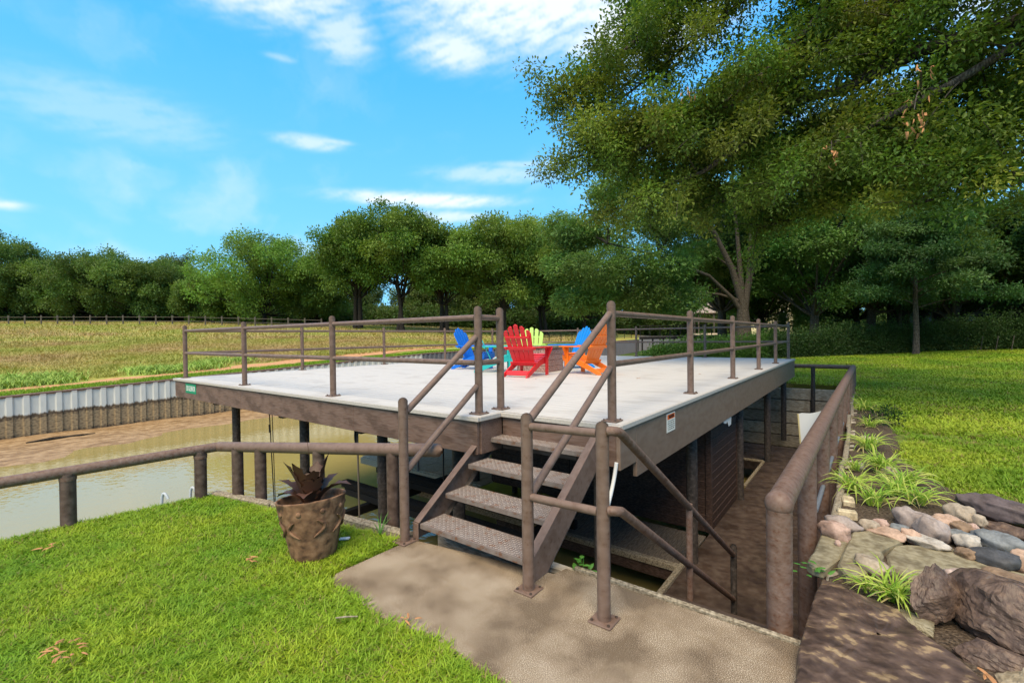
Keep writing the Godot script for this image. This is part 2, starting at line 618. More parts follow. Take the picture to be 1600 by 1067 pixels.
func warning_print() -> ImageTexture:  # the small print is too far off to read
	var im := Image.create(64, 80, false, Image.FORMAT_RGB8)
	im.fill(Color(0.86, 0.85, 0.81))
	im.fill_rect(Rect2i(3, 3, 58, 22), Color(0.85, 0.36, 0.08))
	var r := RandomNumberGenerator.new()
	r.seed = 8
	for row in 5:
		var x := 6 + r.randi_range(0, 5)
		while x < 54:
			var l := r.randi_range(4, 11)
			im.fill_rect(Rect2i(x, 31 + row * 9, mini(l, 58 - x), 4), Color(0.25, 0.25, 0.24))
			x += l + 3
	return ImageTexture.create_from_image(im)

func make_materials() -> void:
	var fine := noise_tex(1, 0.05, [], 5)
	var coarse := noise_tex(2, 0.012, [], 4)
	var grainy := noise_tex(3, 0.12, [], 3)
	var cloudy := noise_tex(4, 0.008, [[0.25, 0.62, 0.6, 0.58], [0.5, 0.9, 0.9, 0.9], [0.75, 1.0, 1.0, 1.0]], 4)
	var worn := noise_tex(5, 0.015, [[0.25, 0.78, 0.75, 0.72], [0.5, 0.97, 0.97, 0.97], [0.7, 1.0, 1.0, 1.0]], 5)
	mats["cloudy"] = null
	surf("pipe_paint", noise_tex(11, 0.02, [[0.1, 0.115, 0.062, 0.042], [0.22, 0.168, 0.108, 0.082], [0.6, 0.182, 0.12, 0.094], [0.95, 0.205, 0.14, 0.112]], 5), V(1.7, 1.7, 1.7), 0.5, fine, 0.10, worn, V(0.8, 0.8, 0.8))
	surf("rusty_paint", noise_tex(12, 0.02, [[0.16, 0.11, 0.048, 0.028], [0.28, 0.16, 0.096, 0.071], [0.6, 0.182, 0.119, 0.094], [0.95, 0.22, 0.155, 0.13]], 5), V(2.0, 2.0, 2.0), 0.55, fine, 0.18, worn, V(1.1, 1.1, 1.1))
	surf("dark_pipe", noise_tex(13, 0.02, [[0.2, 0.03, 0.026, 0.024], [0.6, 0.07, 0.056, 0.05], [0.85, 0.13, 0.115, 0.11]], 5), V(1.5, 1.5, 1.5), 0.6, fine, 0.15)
	surf("tread_base", noise_tex(92, 0.008, [[0.16, 0.15, 0.075, 0.045], [0.28, 0.165, 0.128, 0.112], [0.6, 0.185, 0.15, 0.134], [0.9, 0.21, 0.175, 0.158]], 5), V(2.2, 2.2, 2.2), 0.45)
	surf("post_paint", noise_tex(90, 0.012, [[0.14, 0.05, 0.028, 0.02], [0.35, 0.085, 0.055, 0.043], [0.65, 0.115, 0.077, 0.062], [0.88, 0.16, 0.11, 0.09]], 5), V(1.6, 1.6, 1.6), 0.55, fine, 0.1)
	surf("tread_steel", noise_tex(14, 0.008, [[0.16, 0.25, 0.15, 0.10], [0.27, 0.34, 0.285, 0.26], [0.6, 0.38, 0.33, 0.305], [0.9, 0.42, 0.375, 0.35]], 5), V(2.2, 2.2, 2.2), 0.42)
	surf("deck_wood", noise_tex(15, 0.02, [[0.2, 0.50, 0.468, 0.44], [0.5, 0.54, 0.508, 0.48], [0.8, 0.57, 0.537, 0.51]], 4), V(0.35, 6, 6), 0.55, fine, 0.02, noise_tex(16, 0.006, [[0.2, 0.88, 0.87, 0.86], [0.4, 1, 1, 1]], 4), V(0.25, 0.5, 0.5))
	surf("deck_wood_grey", noise_tex(17, 0.02, [[0.2, 0.485, 0.453, 0.427], [0.5, 0.525, 0.493, 0.467], [0.8, 0.555, 0.523, 0.497]], 4), V(0.35, 6, 6), 0.55, fine, 0.02, noise_tex(16, 0.006, [[0.2, 0.88, 0.87, 0.86], [0.4, 1, 1, 1]], 4), V(0.25, 0.5, 0.5))
	surf("deck_trim", noise_tex(18, 0.02, [[0.2, 0.42, 0.385, 0.35], [0.8, 0.50, 0.46, 0.42]], 4), V(2, 2, 2), 0.5)
	surf("fascia_front", noise_tex(19, 0.018, [[0.15, 0.135, 0.077, 0.055], [0.4, 0.165, 0.103, 0.08], [0.65, 0.18, 0.117, 0.092], [0.9, 0.205, 0.138, 0.112]], 5), V(0.5, 5, 5), 0.6, noise_tex(20, 0.03, [], 4), 0.10, cloudy, V(0.6, 1.2, 0.6))
	surf("fascia_side", noise_tex(21, 0.02, [[0.2, 0.17, 0.115, 0.085], [0.5, 0.192, 0.135, 0.102], [0.8, 0.205, 0.148, 0.115]], 5), V(1, 1, 0.4), 0.5, fine, 0.03)
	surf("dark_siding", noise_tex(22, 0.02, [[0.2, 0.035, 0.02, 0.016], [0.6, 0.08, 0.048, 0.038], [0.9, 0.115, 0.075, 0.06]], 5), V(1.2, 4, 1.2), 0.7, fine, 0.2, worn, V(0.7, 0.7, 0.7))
	surf("old_plank", noise_tex(23, 0.02, [[0.15, 0.24, 0.20, 0.15], [0.4, 0.40, 0.345, 0.27], [0.65, 0.48, 0.42, 0.34], [0.9, 0.54, 0.49, 0.41]], 5), V(0.7, 4, 0.7), 0.8, coarse, 0.5, worn, V(0.6, 0.6, 0.6))
	surf("old_plank_dark", noise_tex(91, 0.02, [[0.15, 0.13, 0.105, 0.08], [0.4, 0.27, 0.23, 0.18], [0.65, 0.36, 0.31, 0.25], [0.9, 0.44, 0.39, 0.33]], 5), V(0.5, 4, 0.5), 0.8, coarse, 0.3)
	surf("grey_timber", noise_tex(24, 0.02, [[0.15, 0.12, 0.095, 0.065], [0.45, 0.27, 0.225, 0.16], [0.8, 0.42, 0.36, 0.27]], 5), V(3, 3, 3), 0.8, fine, 0.5, worn, V(1.6, 1.6, 1.6))
	surf("dock_wood", noise_tex(25, 0.02, [[0.2, 0.30, 0.245, 0.17], [0.5, 0.45, 0.375, 0.27], [0.8, 0.55, 0.47, 0.36]], 5), V(4, 4, 0.6), 0.8, fine, 0.2)
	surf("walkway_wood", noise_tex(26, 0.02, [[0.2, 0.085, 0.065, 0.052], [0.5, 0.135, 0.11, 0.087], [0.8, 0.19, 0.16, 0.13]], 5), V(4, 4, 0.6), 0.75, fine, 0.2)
	surf("concrete", noise_tex(31, 0.13, [[0.2, 0.085, 0.06, 0.04], [0.4, 0.25, 0.188, 0.125], [0.55, 0.34, 0.265, 0.185], [0.68, 0.43, 0.345, 0.255], [0.77, 0.84, 0.75, 0.62]], 3), V(2.4, 2.4, 2.4), 0.85, noise_tex(32, 0.14, [], 3), 0.15, noise_tex(33, 0.006, [[0.22, 0.46, 0.42, 0.38], [0.42, 0.68, 0.64, 0.60], [0.6, 0.84, 0.82, 0.79], [0.8, 1, 1, 1]], 5, 1024), V(0.3, 0.3, 0.3))
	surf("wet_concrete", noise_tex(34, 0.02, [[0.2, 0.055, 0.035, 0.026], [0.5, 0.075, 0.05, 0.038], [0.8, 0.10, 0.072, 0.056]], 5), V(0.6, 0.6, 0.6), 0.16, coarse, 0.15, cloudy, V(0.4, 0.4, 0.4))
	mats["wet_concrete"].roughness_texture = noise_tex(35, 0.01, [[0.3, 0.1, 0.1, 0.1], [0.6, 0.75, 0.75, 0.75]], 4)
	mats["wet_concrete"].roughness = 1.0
	surf("soil", noise_tex(36, 0.04, [[0.2, 0.035, 0.023, 0.014], [0.5, 0.075, 0.052, 0.034], [0.85, 0.14, 0.105, 0.072]], 5), V(1.5, 1.5, 1.5), 0.95, fine, 1.5)
	surf("lawn_ground", noise_tex(37, 0.03, [[0.2, 0.07, 0.10, 0.015], [0.5, 0.12, 0.175, 0.022], [0.85, 0.19, 0.235, 0.04]], 5), V(0.9, 0.9, 0.9), 0.95, fine, 1.0, noise_tex(38, 0.01, [[0.25, 0.8, 0.72, 0.6], [0.5, 1, 1, 1]], 3), V(0.11, 0.11, 0.11))
	surf("field_ground", noise_tex(39, 0.03, [[0.18, 0.26, 0.23, 0.075], [0.42, 0.33, 0.315, 0.085], [0.65, 0.38, 0.375, 0.10], [0.88, 0.43, 0.41, 0.14]], 5), V(0.22, 0.22, 0.22), 0.95, fine, 3.0, noise_tex(40, 0.012, [[0.25, 0.95, 0.70, 0.50], [0.42, 1.0, 0.88, 0.7], [0.55, 0.88, 1.0, 0.7], [0.8, 0.72, 0.9, 0.62]], 4), V(0.03, 0.03, 0.03))
	surf("red_dirt", noise_tex(41, 0.03, [[0.2, 0.38, 0.19, 0.085], [0.5, 0.50, 0.25, 0.115], [0.8, 0.56, 0.33, 0.17]], 5), V(0.5, 0.5, 0.5), 0.95, fine, 1.0)
	surf("mud", noise_tex(42, 0.02, [[0.2, 0.24, 0.145, 0.068], [0.5, 0.33, 0.21, 0.105], [0.8, 0.39, 0.26, 0.14]], 5), V(0.25, 0.25, 0.25), 0.6, fine, 1.5, noise_tex(43, 0.02, [[0.3, 0.7, 0.66, 0.6], [0.5, 1, 1, 1]], 4), V(0.3, 0.1, 0.05))
	surf("bark", noise_tex(44, 0.03, [[0.25, 0.025, 0.02, 0.016], [0.5, 0.075, 0.062, 0.05], [0.8, 0.15, 0.13, 0.105]], 5), V(1.6, 0.5, 1.6), 0.9, coarse, 3.0, null, Vector3.ONE, true)
	surf("dark_bark", noise_tex(45, 0.03, [[0.25, 0.010, 0.008, 0.006], [0.5, 0.028, 0.022, 0.017], [0.8, 0.06, 0.05, 0.04]], 5), V(1.6, 0.5, 1.6), 0.9, coarse, 3.0, null, Vector3.ONE, true)
	surf("clay", noise_tex(46, 0.014, [[0.22, 0.055, 0.03, 0.018], [0.4, 0.155, 0.08, 0.043], [0.6, 0.24, 0.13, 0.07], [0.85, 0.33, 0.19, 0.11]], 5), V(1.6, 1.6, 1.6), 0.75, fine, 0.1, worn, V(2, 2, 2))
	surf("flagstone", noise_tex(47, 0.02, [[0.2, 0.20, 0.165, 0.10], [0.5, 0.255, 0.22, 0.14], [0.8, 0.31, 0.27, 0.185]], 5), V(1.5, 1.5, 1.5), 0.85, coarse, 0.3, cloudy, V(1.2, 1.2, 1.2))
	surf("brown_slab", noise_tex(48, 0.008, [[0.22, 0.055, 0.035, 0.028], [0.5, 0.105, 0.068, 0.052], [0.67, 0.14, 0.093, 0.07], [0.75, 0.29, 0.20, 0.115], [0.9, 0.36, 0.26, 0.155]], 5, 1024), V(0.75, 1.0, 1.15), 0.5, noise_tex(49, 0.02, [], 5), 0.6, cloudy, V(1.5, 1.5, 1.5))
	surf("boulder", noise_tex(50, 0.008, [[0.2, 0.06, 0.04, 0.032], [0.45, 0.11, 0.073, 0.056], [0.65, 0.155, 0.105, 0.08], [0.8, 0.23, 0.15, 0.10], [0.92, 0.23, 0.185, 0.155]], 5, 1024), V(1.6, 1.6, 1.6), 0.5, fine, 0.5, worn, V(1.3, 1.3, 1.3))
	surf("tan_rock", noise_tex(51, 0.02, [[0.2, 0.17, 0.13, 0.08], [0.5, 0.31, 0.25, 0.165], [0.8, 0.41, 0.34, 0.24]], 5), V(2, 2, 2), 0.85, coarse, 1.0)
	var pebble := {"pink": [0.45, 0.31, 0.255], "palepink": [0.55, 0.42, 0.36], "mauve": [0.36, 0.295, 0.265], "salmon": [0.47, 0.32, 0.235], "tan": [0.38, 0.31, 0.235], "slate": [0.20, 0.21, 0.215], "pale": [0.48, 0.43, 0.37], "brown": [0.27, 0.18, 0.115], "black": [0.075, 0.075, 0.08], "cream": [0.58, 0.48, 0.32], "plum": [0.13, 0.10, 0.10]}
	var i := 0
	for k in pebble:
		var c: Array = pebble[k]
		surf("pebble_" + k, noise_tex(60 + i, 0.03, [[0.2, c[0] * 0.8, c[1] * 0.82, c[2] * 0.84], [0.5, c[0], c[1], c[2]], [0.82, c[0] * 1.18, c[1] * 1.2, c[2] * 1.22]], 5, 256), V(5, 5, 5), 0.6, fine, 0.12, cloudy, V(1.5, 1.5, 1.5))
		i += 1
	var lw := plain("lake", 0.33, 0.26, 0.09, 0.03)
	lw.metallic_specular = 0.5
	lw.heightmap_enabled = true
	lw.heightmap_texture = noise_tex(80, 0.02, [], 3, 1024)
	lw.heightmap_scale = 0.30
	lw.uv1_triplanar = true
	lw.uv1_world_triplanar = true
	lw.uv1_scale = V(0.13, 0.13, 0.18)
	var st := plain("sheet_pile", 1, 1, 1, 0.6)
	st.albedo_texture = sheet_pile_print()
	for q in [["red", 0.62, 0.012, 0.018], ["blue", 0.0, 0.14, 0.62], ["sky_blue", 0.0, 0.22, 0.68], ["teal", 0.015, 0.42, 0.42], ["green", 0.29, 0.52, 0.06], ["orange", 0.80, 0.17, 0.01]]:
		var m := plain("chair_" + q[0], q[1], q[2], q[3], 0.42)
		m.metallic_specular = 0.5
	surf("pit_brick", noise_tex(81, 0.02, [[0.2, 0.22, 0.11, 0.09], [0.5, 0.36, 0.22, 0.19], [0.8, 0.47, 0.33, 0.29]], 5), V(2.5, 2.5, 2.5), 0.85, fine, 0.4)
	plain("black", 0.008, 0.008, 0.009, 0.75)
	surf("carpet", noise_tex(82, 0.09, [[0.3, 0.006, 0.006, 0.007], [0.7, 0.02, 0.02, 0.022]], 3), V(4, 4, 4), 0.9, grainy, 1.5)
	plain("white_paint", 0.7, 0.7, 0.7, 0.4)
	plain("off_white", 0.62, 0.63, 0.64, 0.35)
	plain("yellow_edge", 0.5, 0.42, 0.22, 0.5)
	plain("sign_green", 0.0, 0.24, 0.12, 0.5)
	plain("print_black", 0.01, 0.01, 0.01, 0.6)
	plain("bolt", 0.16, 0.12, 0.1, 0.4).metallic = 0.6
	plain("grey_metal", 0.16, 0.17, 0.19, 0.5)
	plain("roof", 0.30, 0.24, 0.21, 0.8)
	plain("dark_wall", 0.022, 0.02, 0.02, 0.7)
	plain("glass_dark", 0.02, 0.025, 0.03, 0.1)
	plain("cream_wall", 0.62, 0.52, 0.32, 0.8)
	plain("fence_wood", 0.12, 0.10, 0.08, 0.9)
	plain("dead_leaf", 0.42, 0.20, 0.085, 0.7).backlight_enabled = true
	mats["dead_leaf"].backlight = Color(0.3, 0.2, 0.1)
	plain("plant_dark", 0.055, 0.024, 0.013, 0.5)
	plain("plant_dark_red", 0.085, 0.037, 0.021, 0.5)
	var vine := plain("vine", 0.07, 0.20, 0.03, 0.45)
	vine.backlight_enabled = true
	vine.backlight = Color(0.4, 0.6, 0.2)
	for q in [["lily", 0.27, 0.40, 0.045], ["lily_pale", 0.46, 0.50, 0.12], ["lily_dry", 0.36, 0.29, 0.14], ["lily_deep", 0.16, 0.31, 0.035]]:
		var m := plain(q[0], q[1], q[2], q[3], 0.45)
		m.backlight_enabled = true
		m.backlight = Color(0.65, 0.75, 0.3)
	leafy("foliage", 0.48, 0.85)
	leafy("grass", 0.55, 0.6)
	leafy("field_grass", 0.8, 0.3)

# ---------------------------------------------------------------- deck, rails, stairs
const TOP := 0.95

func build_deck() -> void:
	var d := thing("deck", "large raised boat deck with pale boards and brown fascia over the water", "deck", V(-4.84, TOP, -6.0))
	var off := V(4.84, -TOP, 6.0)  # parts are given in world places
	var z := 0.42
	var n := 0
	while z > -12.44:
		var zc := z - 0.07
		var x1 := -1.30 if z - 0.02 > 0.06 else 0.03
		var m: Material = mats["deck_wood"] if (n * 7) % 5 < 3 else mats["deck_wood_grey"]
		part("deck_board", cbox(x1 + 9.70, 0.03, 0.1405, 0.003), m, d, at(V((x1 - 9.70) / 2, TOP - 0.015, zc) + off))
		z -= 0.1445
		n += 1
	# rim trim
	for q in [[-9.73, 0.435, -1.265, 0.435], [-1.265, 0.435, -1.265, 0.075], [-1.265, 0.075, 0.05, 0.075], [0.05, 0.075, 0.05, -12.46], [-9.73, 0.435, -9.73, -12.46], [-9.73, -12.46, 0.05, -12.46]]:
		var a := V(q[0], TOP - 0.02, q[1])
		var b := V(q[2], TOP - 0.02, q[3])
		var l := a.distance_to(b)
		var along_x := absf(b.x - a.x) > absf(b.z - a.z)
		part("trim_strip", cbox(l + 0.03 if along_x else 0.035, 0.045, 0.034 if along_x else l - 0.04, 0.004), mats["deck_trim"], d, at((a + b) / 2 + off))
	# fascia boards
	for q in [[-9.71, -6.6], [-6.597, -3.36], [-3.357, -1.29]]:
		part("fascia_board", cbox(q[1] - q[0], 0.35, 0.04, 0.004), mats["fascia_front"], d, at(V((q[0] + q[1]) / 2, 0.752, 0.40) + off))
	part("fascia_board", cbox(0.04, 0.35, 0.325, 0.004), mats["fascia_front"], d, at(V(-1.29, 0.752, 0.215) + off))
	part("fascia_board", cbox(1.27, 0.35, 0.04, 0.004), mats["fascia_front"], d, at(V(-0.63, 0.752, 0.03) + off))
	part("fascia_board", cbox(0.04, 0.37, 0.36, 0.004), mats["fascia_side"], d, at(V(0.028, 0.742, -0.12) + off))
	for q in [[-0.302, -4.4], [-4.403, -8.5], [-8.503, -12.45]]:
		part("fascia_board", cbox(0.04, 0.51, q[0] - q[1], 0.004), mats["fascia_side"], d, at(V(0.028, 0.672, (q[0] + q[1]) / 2) + off))
	part("fascia_board", cbox(0.04, 0.35, 12.8, 0.004), mats["fascia_side"], d, at(V(-9.71, 0.752, -6.0) + off))
	part("fascia_board", cbox(9.7, 0.35, 0.04, 0.004), mats["fascia_front"], d, at(V(-4.84, 0.752, -12.44) + off))
	# framing underneath
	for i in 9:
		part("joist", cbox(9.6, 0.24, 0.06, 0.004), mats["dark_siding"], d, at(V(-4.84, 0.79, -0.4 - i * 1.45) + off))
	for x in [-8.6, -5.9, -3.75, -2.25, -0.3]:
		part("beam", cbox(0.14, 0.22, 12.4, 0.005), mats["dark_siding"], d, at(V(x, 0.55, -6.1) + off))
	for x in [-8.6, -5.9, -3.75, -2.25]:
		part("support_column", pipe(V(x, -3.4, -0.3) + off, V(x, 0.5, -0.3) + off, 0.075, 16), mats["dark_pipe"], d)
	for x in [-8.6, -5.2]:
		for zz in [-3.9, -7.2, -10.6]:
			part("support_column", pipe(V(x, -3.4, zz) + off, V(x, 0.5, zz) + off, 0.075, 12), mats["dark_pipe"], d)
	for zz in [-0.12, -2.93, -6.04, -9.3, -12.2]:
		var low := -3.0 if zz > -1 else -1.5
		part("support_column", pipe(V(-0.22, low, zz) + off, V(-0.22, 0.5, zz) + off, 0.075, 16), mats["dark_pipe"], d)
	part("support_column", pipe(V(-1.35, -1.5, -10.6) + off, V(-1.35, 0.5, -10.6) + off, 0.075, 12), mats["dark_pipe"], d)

func floor_post(o: Node3D, x: float, y: float, z: float, h: float, m := "pipe_paint") -> void:  # a post with its bolted foot
	part("post", domed_post(h, 0.0405), mats[m], o, at(V(x, y, z) - o.position))
	var p := part("base_plate", cbox(0.15, 0.012, 0.15, 0.003), mats[m], o, at(V(x, y + 0.006, z) - o.position))
	for k in 4:
		part("bolt", bolt(), mats["bolt"], p, at(V(0.055 * (1 if k % 2 else -1), 0.006, 0.055 * (1 if k < 2 else -1))))

func bolt() -> ArrayMesh:
	if not meshes.has("bolt"):
		meshes["bolt"] = tube([V(0, 0, 0), V(0, 0.008, 0), V(0, 0.012, 0)], [0.010, 0.010, 0.005], 6)
	return meshes["bolt"]

func rail(o: Node3D, called: String, a: Vector3, b: Vector3, r: float, m := "pipe_paint", sides := 16) -> void:
	part(called, pipe(a - o.position, b - o.position, r, sides), mats[m], o)

func build_deck_rails() -> void:
	var g := "brown pipe railings round the deck"
	var specs := [
		["brown pipe railing along the deck's front edge left of the stairs", [V(-1.405, 0, -0.1), V(-1.397, 0, 0.265), V(-4.06, 0, 0.265), V(-6.80, 0, 0.265), V(-9.6, 0, 0.265)]],
		["brown pipe railing along the deck's right edge above the warning sticker", [V(-0.1, 0, -0.1), V(-0.1, 0, -2.49), V(-0.1, 0, -4.957), V(-0.1, 0, -7.42), V(-0.1, 0, -9.81)]],
		["brown pipe railing along the deck's far edge behind the orange chair", [V(-0.1, 0, -12.33), V(-2.5, 0, -12.33), V(-4.89, 0, -12.33), V(-7.3, 0, -12.33)]],
		["brown pipe railing along the deck's lake side behind the blue chair", [V(-9.6, 0, -2.27), V(-9.6, 0, -4.78), V(-9.6, 0, -7.28), V(-9.6, 0, -9.8), V(-9.6, 0, -12.33)]]]
	var next := [V(-9.6, 0, -2.27), V(-0.1, 0, -12.33), V(-9.6, 0, -12.33), null]
	for k in 4:
		var posts: Array = specs[k][1]
		var o := thing("deck_railing", specs[k][0], "railing", posts[0] + V(0, TOP, 0), 0, g)
		for p in posts: floor_post(o, p.x, TOP + 0.002, p.z, 1.098)
		var line := posts.duplicate()
		if next[k] != null: line.append(next[k])
		if k == 3: line.push_front(V(-9.6, 0, 0.265)); line.remove_at(0)
		for i in line.size() - 1:
			for y in [0.985, 0.52]:
				var d: Vector3 = (line[i + 1] - line[i]).normalized() * 0.036
				rail(o, "top_rail" if y > 0.9 else "mid_rail", line[i] + d + V(0, TOP + y, 0), line[i + 1] - d + V(0, TOP + y, 0), 0.029)

func build_stairs() -> void:
	var o := thing("steel_staircase", "four-step brown steel stair with diamond plate treads up to the deck", "stairs", V(-0.75, 0, 0.6))
	var off := -o.position
	# stringers: channels that run from the slab up to the deck
	for s in [[-1.33, 1.0], [-0.155, -1.0]]:
		var prof := PackedVector2Array([Vector2(1.17, 0.0), Vector2(1.17, 0.15), Vector2(0.03, 0.925), Vector2(0.03, 0.66), Vector2(0.16, 0.575), Vector2(0.97, 0.0)])
		var web := extrude(prof, 0.012, 0.002)
		part("stringer", web, mats["pipe_paint"], o, Transform3D(Basis(Vector3.UP, -PI / 2), V(s[0] - 0.028 * s[1], 0, 0) + off))
		var a := V(s[0], 0.15, 1.17)
		var b := V(s[0], 0.925, 0.03)
		part("stringer_flange", cbox(0.07, a.distance_to(b), 0.012, 0.003), mats["pipe_paint"], o, Transform3D(along(a, b), (a + b) / 2 + off))
		part("stringer_flange", cbox(0.07, 0.15, 0.012, 0.003), mats["pipe_paint"], o, at(V(s[0], 0.075, 1.177) + off))
		a = V(s[0], 0.0, 0.97); b = V(s[0], 0.575, 0.16)
		part("stringer_flange", cbox(0.07, a.distance_to(b), 0.012, 0.003), mats["dark_pipe"], o, Transform3D(along(a, b), (a + b) / 2 + off))
	var st := begin()  # the raised lozenges of the plate
	for i in 42:
		for j in 10:
			var c := V(-0.525 + i * 0.0256, 0.0, -0.122 + j * 0.0262)
			var t := PI / 4 if (i + j) % 2 else -PI / 4
			var l := V(cos(t), 0, sin(t)) * 0.0125
			var w := V(-sin(t), 0, cos(t)) * 0.0052
			var up := V(0, 0.0032, 0)
			for f in [[l, w, up], [w, -l, up], [-l, -w, up], [-w, l, up]]:
				face(st, [c + f[0], c + f[1], c + l * 0.3 * (1.0 if f[0] == l or f[1] == l else -1.0) + up], f[0] + f[1] + V(0, 0.01, 0))
	var studs := st.commit()
	for q in [[0.145, 1.16], [0.322, 0.855], [0.517, 0.55], [0.715, 0.235]]:
		var w := 1.105
		var t := part("tread", cbox(w, 0.008, 0.285, 0.002), mats["tread_base"], o, at(V(-0.742, q[0] - 0.004, q[1] - 0.1425) + off))
		var k := part("diamond_pattern", studs, mats["tread_steel"], t, at(V(0, 0.004, 0)))
		k.set_meta("kind", "stuff")
		part("front_lip", cbox(w, 0.034, 0.008, 0.002), mats["tread_base"], t, at(V(0, -0.0215, 0.1385)))
		part("rear_lip", cbox(w, 0.042, 0.008, 0.002), mats["dark_pipe"], t, at(V(0, -0.0255, -0.1385)))
	for s in [-1.29, -0.195]:
		part("bracket", cbox(0.008, 0.10, 0.09, 0.002), mats["pipe_paint"], o, at(V(s, 0.84, 0.10) + off))
	# handrails
	var l := thing("stair_handrail", "brown pipe handrail on the left of the steel steps beside the potted plant", "handrail", V(-1.385, 0, 1.25), 0, "pipe handrails of the stairs")
	floor_post(l, -1.385, 0.0, 1.25, 1.23)
	rail(l, "top_rail", V(-1.386, 1.105, 1.215), V(-1.396, 1.735, 0.30), 0.029)
	rail(l, "mid_rail", V(-1.386, 0.605, 1.215), V(-1.396, 1.235, 0.30), 0.029)
	for y in [0.22, 0.66]: part("weld_ring", tube([V(0, y, 0), V(0, y + 0.006, 0)], [0.0418, 0.0418], 18), mats["rusty_paint"], l)
	var r := thing("stair_handrail", "brown pipe handrail on the right of the steel steps with a level return", "handrail", V(-0.098, 0, 1.243), 0, "pipe handrails of the stairs")
	floor_post(r, -0.098, 0.0, 1.243, 1.215)
	floor_post(r, 0.47, 0.0, 1.25, 1.217)
	rail(r, "top_rail", V(-0.098, 1.165, 1.205), V(-0.1, 1.93, -0.065), 0.029)
	rail(r, "mid_rail", V(-0.098, 0.645, 1.205), V(-0.1, 1.44, -0.065), 0.029)
	rail(r, "level_rail", V(-0.062, 1.125, 1.243), V(0.434, 1.14, 1.25), 0.027)
	rail(r, "level_rail", V(-0.062, 0.645, 1.243), V(0.434, 0.66, 1.25), 0.027)
	var e := thing("stair_handrail", "brown pipe handrail running down to the sunken floor under the deck", "handrail", V(0.55, -1.5, -1.83), 0, "pipe handrails of the stairs")
	for q in [[1.16, 1.17, -0.745], [0.68, 0.69, -1.25]]:
		var pts := bez(V(0.508, q[0], 1.25), V(0.565, q[1], 1.25), V(0.553, q[1] - 0.03, 1.17), 5)
		pts.append(V(0.55, q[2], -1.80))
		for i in pts.size(): pts[i] -= e.position
		part("top_rail" if q[0] > 1 else "mid_rail", tube(pts, [0.029], 16), mats["rusty_paint"], e)
	part("post", domed_post(0.86, 0.034), mats["dark_pipe"], e, at(V(0.55, -1.5, -1.83) - e.position))
	part("post", pipe(V(0.55, -1.0, -0.2) - e.position, V(0.55, 0.30, -0.2) - e.position, 0.027), mats["rusty_paint"], e)

func build_pipe_fences() -> void:
	var g := "thick pipe guard rails beside the drop"
	var o := thing("pipe_fence", "low rusty pipe rail on the lawn's lake edge at far left", "railing", V(-4.1, 0, 1.7), 0, g)
	rail(o, "top_rail", V(-4.62, 0.47, 5.6), V(-4.09, 0.53, 1.66), 0.052, "rusty_paint", 20)
	for z in [5.1, 4.0, 2.9, 1.85]:
		var x := lerpf(-4.09, -4.62, (z - 1.66) / 3.94)
		rail(o, "post", V(x - 0.02, -1.2, z), V(x, lerpf(0.51, 0.46, (z - 1.66) / 3.94), z), 0.060, "post_paint", 18)
		part("saddle", tube([V(x, 0.43, z) - o.position, V(x, 0.47, z) - o.position], [0.063, 0.066], 18, false), mats["rusty_paint"], o)
	o = thing("pipe_fence", "thick brown pipe rail with a rounded end behind the potted plant", "railing", V(-2.7, 0, 1.3), 0, g)
	var a := V(-4.085, 0.53, 1.675)
	var b := V(-1.36, 0.70, 0.84)
	var d := (b - a).normalized()
	var pts := [a - o.position, b - d * 0.05 - o.position, b - d * 0.02 - o.position, b - o.position, b + d * 0.012 - o.position]
	part("top_rail", tube(pts, [0.054, 0.062, 0.058, 0.036, 0.004], 22), mats["pipe_paint"], o)
	for t in [0.10, 0.22, 0.50, 0.815]:
		var p := a.lerp(b, t)
		rail(o, "post", V(p.x, -2.6, p.z), p, 0.058, "post_paint", 18)
	o = thing("pipe_fence", "thick rusty pipe rail on the right bank from the slab to the far plank wall", "railing", V(1.4, 0, -6.0), 0, g)
	var n0 := V(1.325, 0.715, 0.64)
	var f0 := V(1.46, 0.72, -12.75)
	rail(o, "top_rail", n0, f0, 0.072, "rusty_paint", 24)
	part("end_cap", rock(4, V(0.078, 0.078, 0.078), 0.0, 1.0, 12), mats["rusty_paint"], o, at(n0 - o.position))
	rail(o, "top_rail", f0, V(-0.9, 0.72, -12.78), 0.06, "rusty_paint", 16)
	for i in 10:
		var z := 0.64 - i * 1.488
		var p := n0.lerp(f0, (0.64 - z) / 13.39)
		rail(o, "post", V(p.x, -1.62, z), V(p.x, p.y, z), 0.070, "rusty_paint", 22)
	rail(o, "post", V(0.49, -1.9, -12.74), V(0.49, 0.72, -12.74), 0.055, "dark_pipe", 16)
	rail(o, "post", V(-0.7, -1.9, -12.74), V(-0.7, 0.72, -12.74), 0.055, "dark_pipe", 16)
	rail(o, "low_pipe", V(1.36, 0.05, -1.4), V(1.46, 0.05, -12.6), 0.022, "grey_metal", 10)

# ---------------------------------------------------------------- chairs
func slat(w: float, l: float, round_top: float) -> ArrayMesh:  # upright slat with a rounded or slanted top
	var key := "slat %.3f %.3f %.3f" % [w, l, round_top]
	if not meshes.has(key):
		var p := PackedVector2Array([Vector2(-w / 2, 0), Vector2(w / 2, 0)])
		for i in 7:
			var t := i / 6.0
			p.append(Vector2(w / 2 - w * t, l + sin(PI * t) * w * 0.30 + (t - 0.5) * round_top))
		meshes[key] = extrude(p, 0.02, 0.003)
	return meshes[key]

